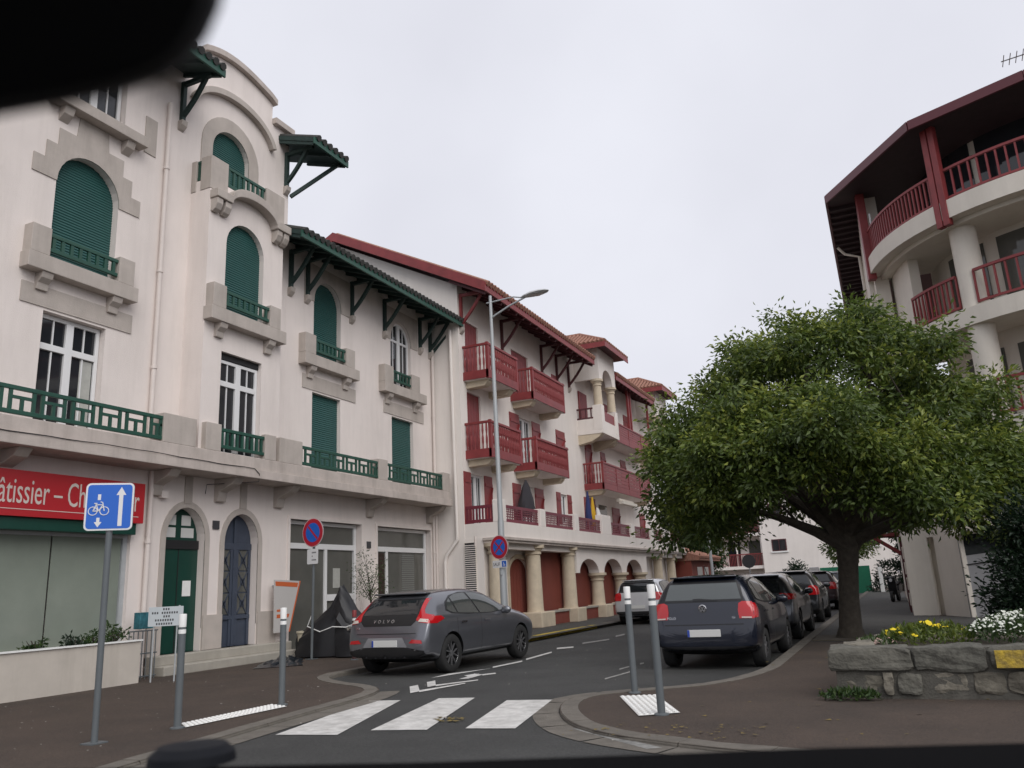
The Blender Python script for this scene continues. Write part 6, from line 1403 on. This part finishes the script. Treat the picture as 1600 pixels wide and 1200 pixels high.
litter('grit', 'pale grit strewn over the road surface', (-7, -2, 7, 24), 110, M_grit, .006, .016, .003)
# ---------------------------------------------------------------- the car we sit in: dashboard and mirror
CBN = thing('car_interior', 'black dashboard edge and rear-view mirror of the car looked out of', 'car', (-.1, .3, 0))
ZD = 1.19; e = [gp(x, y, ZD) for x, y in ((-260, 1206), (200, 1197), (640, 1189), (1000, 1176), (1240, 1167), (1900, 1150))]
bk_ = [p + Vector((.4082, -.9129, 0)) * .42 for p in e]; top_ = [(p.x, p.y) for p in e] + [(p.x, p.y) for p in reversed(bk_)]
M_dash = mat('dashboard_plastic', (.0025, .0025, .003), .9, spec=.05)
MB().prism(top_, 'z', .35, ZD).build('dashboard', M_dash, CBN, bevel=.012)
hp = gp(300, 1186, ZD + .004); MB().lathe([(.058, 0), (.056, .012), (.045, .022), (.002, .024)], (hp.x, hp.y, ZD), 24).build('sensor_pod', mat('pod_black', (.005, .006, .009), .7, spec=.2), CBN, smooth=True)
D_ = .30
def ray_pt(px, py, d): v = ray(px, py).normalized(); return Vector((0, 0, H_EYE)) + v * d
ol = [(-420, 240), (-420, -330), (330, -330), (352, -200), (350, -60), (338, 10), (318, 55), (290, 92), (250, 120), (190, 140), (100, 160), (0, 178), (-200, 214)]
cx_, cy_ = -40, -60; mb = MB(); rings = ((.93, D_ - .004), (1.0, D_ + .006), (1.02, D_ + .02), (.9, D_ + .040), (.55, D_ + .055))
for k, dd in rings:
    for x, y in ol: mb.v.append(tuple(ray_pt(cx_ + (x - cx_) * k, cy_ + (y - cy_) * k, dd)))
n = len(ol)
for i in range(len(rings) - 1):
    for k in range(n): mb.f.append((i*n + k, i*n + (k+1) % n, (i+1)*n + (k+1) % n, (i+1)*n + k))
mb.f += [tuple(reversed(range(n))), tuple((len(rings)-1)*n + k for k in range(n))]
mb.build('rear_view_mirror', mat('mirror_housing', (.003, .003, .0035), .7, spec=.15), CBN)
mp_ = ray_pt(cx_, cy_, D_ + .05); MB().tube([mp_, mp_ + Vector((-.03, .08, .07)), mp_ + Vector((-.04, .13, .16))], .012, 8).build('mirror_stalk', M_black, CBN, smooth=True)

# unseen car roof panel above the lens, added to shade dashboard and mirror
def cf(r_, f_, z): return (.9129 * r_ - .4082 * f_, .4082 * r_ + .9129 * f_, z)
mb = MB(); mb.add([cf(-1.1, -1.6, 1.62), cf(.5, -1.6, 1.62), cf(.5, .06, 1.66), cf(-1.1, .06, 1.66), cf(-1.1, -1.6, 1.66), cf(.5, -1.6, 1.66), cf(.5, .06, 1.70), cf(-1.1, .06, 1.70)], [(0,1,2,3),(7,6,5,4),(0,4,5,1),(1,5,6,2),(2,6,7,3),(3,7,4,0)])
mb.build('unseen_roof_shade', M_dash, CBN)
